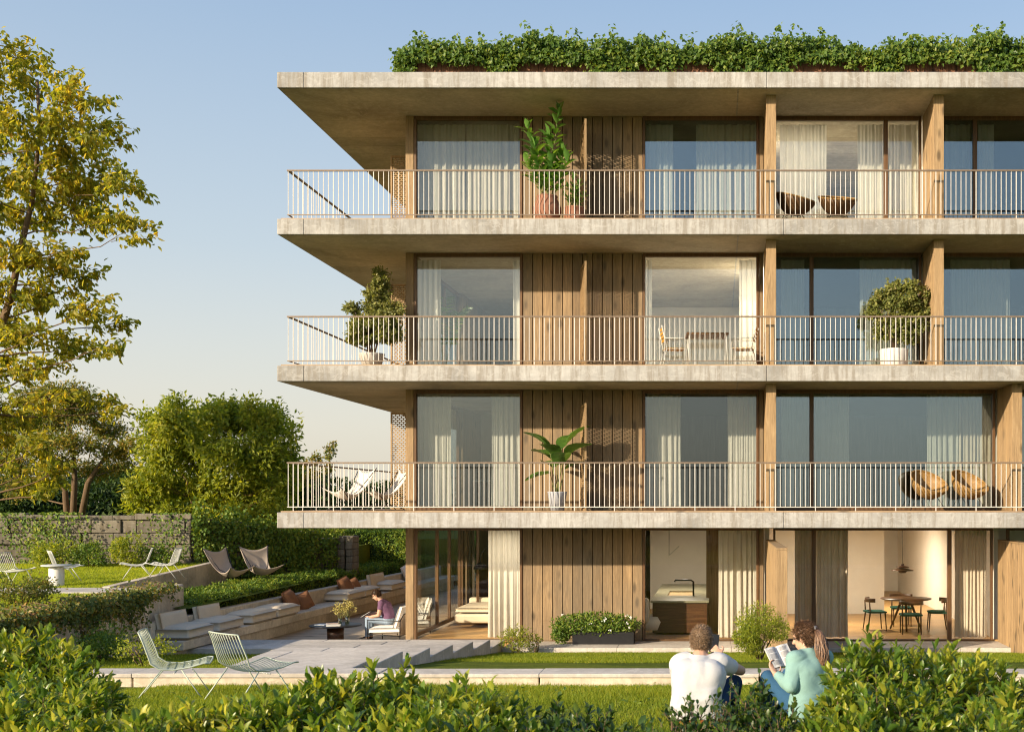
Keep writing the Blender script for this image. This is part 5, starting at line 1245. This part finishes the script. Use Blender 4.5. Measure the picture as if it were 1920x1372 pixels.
# large-leaved plant, top floor
def leafy(root, z0, stems, lsz, lw, mat, n):
    mb = MB(); P = []; Td = []
    for tip, k in stems:
        tip = V(tip); pts = bezier(V((tip.x * .12, tip.y * .12, z0)), tip, .0, 6, .02); mb.tube(pts, [.016 - .0018 * i for i in range(7)], 6)
        for i in range(k):
            q = .22 + .78 * i / k; j = min(int(q * 6), 5); p = pts[j].lerp(pts[j + 1], q * 6 - j); a = i * 2.4 + rnd.uniform(-.4, .4)
            P.append(p); Td.append((math.cos(a), math.sin(a) * .9, rnd.uniform(.25, .9)))
        for a in (0, 2.1, 4.2): P.append(tip); Td.append((.35 * math.cos(a), .35 * math.sin(a), 1))
    m = len(P); mb.build('stem', M['stem'], root)
    Nn = np.array(Td) * [-.6, -.6, 0] + [0, 0, 1] + rng.normal(0, .2, (m, 3))
    leaves('foliage', P, Td, Nn, lsz * rng.uniform(.75, 1.15, m), lw * rng.uniform(.8, 1.1, m), mat, 'leaf', root, True)
r = potted('potted_fig', 'tall broad-leaved plant in a swollen terracotta jar on the top floor', ((1026 - PX) * 24.75 / F, 24.75, 8.84), jar(.19, .30, .21, .62), M['terra'])
leafy(r, .55, [((.25, .0, 2.40), 34), ((-.42, .05, 2.05), 34), ((.02, .1, 1.9), 34), ((-.25, -.1, 1.6), 30), ((.32, .1, 1.55), 30), ((.45, -.1, 1.3), 22), ((-.45, .1, 1.35), 22), ((.1, -.15, 1.3), 24)], .29, .145, M['lf_pot'], 0)
r = potted('potted_shrub', 'small leafy shrub in a low terracotta bowl beside the taller jar', ((1077 - PX) * 24.7 / F, 24.7, 8.84), jar(.17, .22, .21, .36), M['terra'])
leafy(r, .33, [((.1, 0, .85), 16), ((-.14, .05, .8), 16), ((.0, -.05, .95), 16), ((.2, .05, .62), 10), ((-.2, -.05, .6), 10), ((.05, .1, .75), 12)], .16, .055, M['lf_pot'], 0)
loc = ((697 - PX) * 25.2 / F, 25.2, 5.84); r = potted('potted_tree', 'cone shaped small tree in pale concrete pot on second floor balcony corner', loc, [(.02, 0), (.17, 0), (.27, .33), (.275, .36), (.25, .36), (.24, .30)], M['potb'])
L = V(loc); D4 = 25.2
tree('x', '', L, [L + V((0, 0, .3)), L + V((0, 0, 1.0)), L + V((.05, 0, 1.9))], pc([(712, 522, 20, 22), (708, 550, 28, 20), (706, 575, 36, 20), (716, 600, 42, 20), (735, 585, 26, 22), (690, 605, 36, 20), (660, 578, 16, 12), (672, 612, 24, 14), (730, 625, 30, 18), (690, 632, 34, 14), (665, 632, 20, 12)], D4, .15), M['lf_olive'], .076, .044, 800, 26, .022, cat='p', foliage='foliage', parent=r, stems=[[L + V((.02 * i, 0, .3)), L + V((.08 * i, .03 * i, .8)), L + V((.17 * i, .04 * i, 1.25))] for i in (-2, -1, 0, 1, 2)])
BLOSS = lf('blossom_leaf', [(0, (.05, .07, .02)), (.5, (.14, .16, .04)), (.8, (.27, .26, .09)), (.93, (.42, .34, .22)), (1, (.55, .42, .32))], 1.45, trans=.4, rough=.5, tcol=1.3, patch=2)
loc = ((1676 - PX) * 24.95 / F, 24.95, 5.84); r = potted('potted_tree', 'round crowned blossoming small tree in a wide white pot on second floor', loc, [(.02, 0), (.24, 0), (.29, .06), (.30, .40), (.295, .42), (.275, .42), (.27, .36)], M['potw'])
L = V(loc); D5 = 24.95
tree('x', '', L, [L + V((0, 0, .35)), L + V((0, 0, 1.0)), L + V((.05, 0, 1.6))], pc([(1680, 540, 24, 20), (1712, 536, 20, 18), (1655, 560, 26, 20), (1690, 568, 34, 22), (1722, 570, 24, 22), (1640, 585, 22, 16), (1672, 600, 36, 20), (1712, 602, 34, 20), (1735, 590, 16, 16), (1700, 630, 30, 16), (1662, 625, 28, 14), (1745, 548, 10, 10)], D5, .15), BLOSS, .076, .046, 620, 26, .022, cat='p', foliage='foliage', parent=r, stems=[[L + V((.02 * i, 0, .35)), L + V((.06 * i, .03 * i, .85)), L + V((.15 * i, .04 * i, 1.25))] for i in (-2, -1, 0, 1, 2)])
# bird of paradise plant
loc = ((1045 - PX) * 24.9 / F, 24.9, 2.84); r = potted('bird_of_paradise_plant', 'large banana-like plant in a blue grey pot on the first floor', loc, [(.02, 0), (.14, 0), (.205, .38), (.21, .40), (.19, .40), (.185, .34)], M['potg'])
mb = MB(); lf = MB()
for i, (az, lean, stl, L_, w, rise) in enumerate([(3.0, .42, .95, .62, .10, .55), (2.6, .35, .72, .50, .11, .3), (.25, .40, 1.05, .60, .10, .75), (-.35, .42, .78, .56, .12, .35), (.9, .25, .95, .5, .11, .7), (3.6, .5, .42, .42, .09, -.35), (-2.2, .2, .75, .5, .11, .5), (.1, .5, .5, .45, .08, .25), (2.2, .3, .55, .42, .09, .2), (-1.2, .25, .6, .5, .1, .4)]):
    d = V((math.cos(az), math.sin(az), 0)); b = V((.04 * math.cos(i * 2), .04 * math.sin(i * 2), .36)); e = b + d * lean * stl * .55 + V((0, 0, stl * 1.0))
    mb.tube(bezier(b, e, -.02, 5), [.014, .012, .011, .010, .008, .007], 6)
    u = (d * .8 + V((0, 0, rise + .25))).normalized(); L_ *= 1.15; s = d.cross(V((0, 0, 1))).normalized(); n_ = s.cross(u).normalized()
    if n_.z < 0: n_ = -n_
    g = []
    for j in range(13):
        q = j / 12; c = e + u * L_ * q + V((0, 0, -.22 * L_ * q * q)) + d * .08 * q * q
        wd = w * 2.4 * math.sin(PI * min(1, q * .93 + .05)) ** .65 * (1 - .25 * q)
        g.append([c + s * wd * v + n_ * (abs(v) * wd * .45 + .006 * math.sin(j * 2.2 + v * 3)) for v in (-1, -.6, -.2, 0, .2, .6, 1)])
    lf.sheet(g)
kk = N('paddle_leaf'); rr = kk.ramp(kk.noise(kk.coord((1, 1, 8)), 5, 4), [(.3, (.03, .085, .015)), (.6, (.075, .16, .025)), (.8, (.15, .24, .04))])
p_ = kk.pbr(rr, .35); tr_ = kk.n('BsdfTranslucent', Color=(.18, .30, .04)).outputs[0]; mm = kk.n('MixShader', Fac=.3); kk.t.links.new(p_, mm.inputs[1]); kk.t.links.new(tr_, mm.inputs[2]); PAD = kk.out(mm.outputs[0])
lf.build('foliage', PAD, r, sub=1); mb.build('stem', M['stem'], r)
# palm inside second floor corner room
loc = ((835 - PX) * 27.6 / F, 27.6, 5.82); r = empty('indoor_palm', loc, 0, 'thin palm glimpsed behind the second floor corner glass', 'potted plant')
pot(r, jar(.12, .18, .15, .34), M['potb']); mb = MB(); P = []; Td = []
for i in range(9):
    a = i * .7; tip = V((.55 * math.cos(a), .55 * math.sin(a), 1.75 + .2 * math.sin(i * 3))); pts = bezier(V((0, 0, .3)), tip, .35, 8); mb.tube(pts, .006, 4)
    for j in range(3, 9):
        for s in (-1, 1):
            for q in (0, .5): P.append(pts[j - 1].lerp(pts[j], q)); Td.append(((tip - pts[0]).normalized() + V((-math.sin(a), math.cos(a), 0)) * s * 1.2 - V((0, 0, .5))))
mb.build('stem', M['stem'], r); leaves('foliage', P, Td, unit(len(P)) + [0, 0, 1.5], .26, .022, M['lf_hedge'], 'long', r)
# ------------------------------------------------------------------ laurel shrubs close to the eye
def laurel(name, label, domes, leaf=.098, mat='lf_shrub', sh=150, nl=15, group='leafy shrubs along the near edge of the lawn', sparse=False, rr=.45):
    xs = [at(a, b, d) for a, b, _, d in domes]; cx = sum(p.x for p in xs) / len(xs); cy = sum(p.y for p in xs) / len(xs)
    root = empty(name, (cx, cy, zf(cy)), 0, label, 'shrub', group); off = np.array([cx, cy, zf(cy)])
    mb = MB(); P = []; Td = []; Nn = []; Sz = []
    for px, py, R, D in domes:
        top = at(px, py, D); gz = zf(D); c = V((top.x, top.y, top.z - R))
        for i in range(int(sh * (R / .35) ** 2)):
            d = V(unit(1)[0]); d.z = abs(d.z) * 1.1 - .15; d.normalize()
            tip = c + d * R * rnd.uniform(.72, 1.02) * (1 + .10 * math.sin(d.x * 9 + px) + (.16 if rnd.random() < .07 else 0))
            if tip.z < gz + .05: continue
            st = tip - (d * .55 + V((0, 0, .55)) + V([rnd.gauss(0, .2) for _ in range(3)])) * rnd.uniform(.16, .26)
            szs = rnd.uniform(.65, 1.15); mb.tube([V(st) - V(off), V(tip) - V(off)], [.0035, .0018], 4, caps=False)
            k = nl; ax = (tip - st).normalized(); u = ax.orthogonal().normalized(); w = ax.cross(u); a0 = rnd.uniform(0, 6)
            for j in range(k):
                q = .1 + .9 * j / (k - 1); a = a0 + j * 2.4; rad = u * math.cos(a) + w * math.sin(a); opn = 1.15 - .75 * q
                P.append(st.lerp(tip, q)); t = rad * opn + ax * (.45 + .6 * q) + V([rnd.gauss(0, .15) for _ in range(3)]); Td.append(t)
                Nn.append(ax * 1.0 - rad * .5 + V((0, 0, .3))); Sz.append(leaf * szs * rnd.uniform(.65, 1.15) * (1 - .3 * q ** 3))
        for i in range(7 if not sparse else 3):
            a = rnd.uniform(0, 6.28); tp = c + V((math.cos(a) * R * .6, math.sin(a) * R * .6, R * rnd.uniform(0, .5)))
            mb.tube([V(p) - V(off) for p in bezier(V((top.x + .1 * math.cos(a), top.y + .1 * math.sin(a), gz)), tp, .05, 4, .03)], [.012, .01, .008, .006, .004], 5)
    Sz = np.array(Sz)
    leaves('foliage', np.array([tuple(p) for p in P]) - off, [tuple(t) for t in Td], [tuple(t) for t in Nn], Sz, Sz * rr, M[mat], 'leaf', root, True)
    mb.build('stem', M['bark'], root)
laurel('laurel_shrub', 'big sunlit laurel shrub filling the corner beside the woman with the book', [(1628, 1192, .22, 6.1), (1745, 1200, .40, 6.3), (1860, 1240, .34, 6.5), (1588, 1270, .17, 5.7), (1690, 1270, .32, 5.4), (1830, 1300, .42, 5.3), (1940, 1290, .4, 5.8), (1590, 1325, .19, 5.0), (1530, 1350, .16, 5.1)], sh=120)
laurel('laurel_shrub', 'low broad laurel shrub in front of the two pale wire chairs', [(640, 1262, .30, 5.9), (735, 1262, .30, 6.1), (850, 1268, .30, 5.8), (900, 1300, .26, 5.5), (560, 1292, .28, 5.6), (480, 1304, .3, 5.4), (400, 1302, .3, 5.5), (330, 1318, .26, 5.3), (270, 1345, .28, 5.2), (700, 1310, .4, 5.1), (820, 1330, .35, 5.0), (960, 1345, .22, 5.3)], sh=120)
laurel('laurel_shrub', 'dark laurel shrub with bright tips at the foot of the ivy wall', [(30, 1180, .34, 6.9), (95, 1205, .30, 6.8), (-60, 1190, .4, 7.0), (140, 1250, .26, 6.6), (60, 1270, .36, 6.2), (165, 1300, .24, 6.0), (10, 1310, .3, 5.6), (120, 1340, .3, 5.4), (-60, 1330, .4, 5.8), (190, 1355, .2, 5.5)], sh=120, leaf=.10)
M['lf_round'] = leafmat('round_shrub_leaf', [(0, (.02, .05, .012)), (.4, (.05, .10, .018)), (.8, (.11, .16, .03)), (1, (.2, .22, .06))], .35, .35, 1.4, .5, 2)
laurel('thin_shrub', 'thin round-leaved shrub rising before the man in the white shirt', [(1300, 1292, .17, 5.4), (1400, 1262, .19, 5.6), (1345, 1325, .22, 5.2), (1450, 1300, .20, 5.3), (1250, 1345, .2, 5.1), (1490, 1338, .18, 5.2), (1400, 1345, .24, 4.9), (1200, 1360, .16, 5.1)], leaf=.052, mat='lf_round', sh=105, nl=11, rr=.66, sparse=True)
laurel('low_shrub', 'low dark leafy shrub between the sunlit laurel and the seated man', [(975, 1322, .20, 5.6), (1045, 1318, .20, 5.7), (1110, 1328, .19, 5.5), (1165, 1345, .17, 5.4), (1010, 1350, .2, 5.2), (1090, 1352, .2, 5.1)], leaf=.07, mat='lf_round', sh=110, nl=13, rr=.55)
# ------------------------------------------------------------------ grass
def grass(name, x0, x1, y0, y1, n, zfun, h, w, keep=None, mat='gr_blade'):
    x = rng.uniform(x0, x1, n); y = rng.uniform(y0, y1, n)
    if keep is not None: m = keep(x, y); x = x[m]; y = y[m]
    n = len(x); z = np.array([zfun(b) for b in y]) - .005
    pt = .55 + .45 * np.sin(x * 1.9 + y) * np.sin(y * 2.3 - x * .7)
    t = np.stack([rng.normal(0, .45, n), rng.normal(0, .45, n), np.ones(n)], 1)
    o = leaves(name, np.stack([x, y, z], 1), t, unit(n) * [1, 1, .1], h * rng.uniform(.5, 1.2, n) * (.75 + .4 * pt), w, M[mat], 'tri')
    tag(o, kind='stuff'); return o
grass('lawn_grass', -6.5, 5.0, 8.2, 13.82, 150000, zf, .055, .007)
grass('lawn_grass', -4.5, 7.5, 18.5, 24.5, 110000, zs, .05, .010)
grass('lawn_grass', -11.2, -5.8, 14.3, 23.2, 60000, zs, .05, .010, lambda x, y: (x < -5.9 - (y - 14.3) * .29) & (x > -10.05 - (y - 14.5) * .131))
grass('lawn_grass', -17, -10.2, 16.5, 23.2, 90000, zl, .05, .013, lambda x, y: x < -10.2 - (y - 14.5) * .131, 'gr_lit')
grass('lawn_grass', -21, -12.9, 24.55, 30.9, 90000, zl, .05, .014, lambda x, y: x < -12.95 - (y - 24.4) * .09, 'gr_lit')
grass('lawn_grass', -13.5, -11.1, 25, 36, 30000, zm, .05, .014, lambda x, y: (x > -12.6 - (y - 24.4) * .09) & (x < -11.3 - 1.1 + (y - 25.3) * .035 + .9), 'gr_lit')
grass('tall_grass', -6.5, 5.0, 8.4, 13.78, 60000, zf, .10, .007, lambda x, y: np.sin(x * 2.7 + 1.3 * y) * np.sin(y * 3.1 - x) + .5 * np.sin(x * 7.1) * np.sin(y * 6.3) > .42)
P = []
for i in range(900):
    y = rnd.uniform(9, 13.7); x = rnd.uniform(-6, 4.5)
    if math.sin(x * 1.9 + 2) * math.sin(y * 2.4) > .1: P.append((x, y, zf(y) + rnd.uniform(.01, .05)))
o = leaves('clover_patch', P, unit(len(P)) * [1, 1, .3], unit(len(P)) * .4 + [0, 0, 1], .045, .04, M['lf_hedge'], 'leaf'); tag(o, kind='stuff')
# ================================================================== LIGHT, SKY, CAMERA
el = math.radians(18.7); az = math.atan2(-1.05, -1.0)      # sun low behind the eye, from the west side
w = bpy.data.worlds.new('World'); sc.world = w; w.use_nodes = True; nt = w.node_tree
s = nt.nodes.new('ShaderNodeTexSky'); s.sky_type = 'NISHITA'; s.sun_disc = False; s.sun_elevation = el; s.sun_rotation = az % (2 * PI); s.air_density = 1.0; s.dust_density = 5.0; s.ozone_density = 1.5; s.altitude = 50
bg = nt.nodes['Background']; bg.inputs[1].default_value = .15
# hazy evening air: the sky paled towards the horizon by elevation
tc = nt.nodes.new('ShaderNodeTexCoord'); sx = nt.nodes.new('ShaderNodeSeparateXYZ'); nt.links.new(tc.outputs['Generated'], sx.inputs[0])
cr = nt.nodes.new('ShaderNodeValToRGB'); nt.links.new(sx.outputs['Z'], cr.inputs[0])
E_ = cr.color_ramp.elements
for q in range(4): E_.new(.5)
for e, (p_, c_) in zip(E_, [(0, (.44, .40, .32)), (.06, (.42, .40, .345)), (.20, (.285, .325, .35)), (.40, (.165, .235, .33)), (.7, (.09, .17, .32)), (1, (.06, .13, .30))]): e.position = p_; e.color = (*c_, 1)
sc_ = nt.nodes.new('ShaderNodeMix'); sc_.data_type = 'RGBA'; sc_.blend_type = 'MULTIPLY'; sc_.inputs[0].default_value = 1; nt.links.new(cr.outputs[0], sc_.inputs[6]); sc_.inputs[7].default_value = (6.67, 6.67, 6.67, 1)
mx = nt.nodes.new('ShaderNodeMix'); mx.data_type = 'RGBA'; mx.inputs[0].default_value = .8; nt.links.new(s.outputs[0], mx.inputs[6]); nt.links.new(sc_.outputs[2], mx.inputs[7]); nt.links.new(mx.outputs[2], bg.inputs[0])
ld = bpy.data.lights.new('sun', 'SUN'); ld.energy = 3.8; ld.angle = math.radians(1.0); ld.color = (1, .825, .60)
lo = bpy.data.objects.new('sun', ld); link(lo); lo.location = (-20, -20, 20)
lo.rotation_euler = V((1.05, 1.0, -.49)).to_track_quat('-Z', 'Y').to_euler()
cam = bpy.data.cameras.new('camera'); co_ = bpy.data.objects.new('camera', cam); link(co_); co_.location = (0, 0, CZ); co_.rotation_euler = (PI / 2, 0, 0)
cam.sensor_width = 36; cam.lens = 36 * F / 1920; cam.shift_x = -(PX - 960) / 1920; cam.shift_y = (PY - 686) / 1920; cam.clip_start = .1; cam.clip_end = 2000
cam.dof.use_dof = True; cam.dof.focus_distance = 24; cam.dof.aperture_fstop = 6.3
sc.camera = co_
sc.render.engine = 'CYCLES'; cy = sc.cycles
cy.max_bounces = 8; cy.diffuse_bounces = 4; cy.glossy_bounces = 4; cy.transmission_bounces = 4; cy.transparent_max_bounces = 16; cy.caustics_reflective = False; cy.caustics_refractive = False
cy.use_adaptive_sampling = True; cy.adaptive_threshold = .015; cy.use_denoising = True; cy.filter_width = 1.15; cy.sample_clamp_indirect = 6
vs = sc.view_settings; vs.view_transform = 'Standard'; vs.look = 'None'; vs.gamma = 1; vs.exposure = 1.08
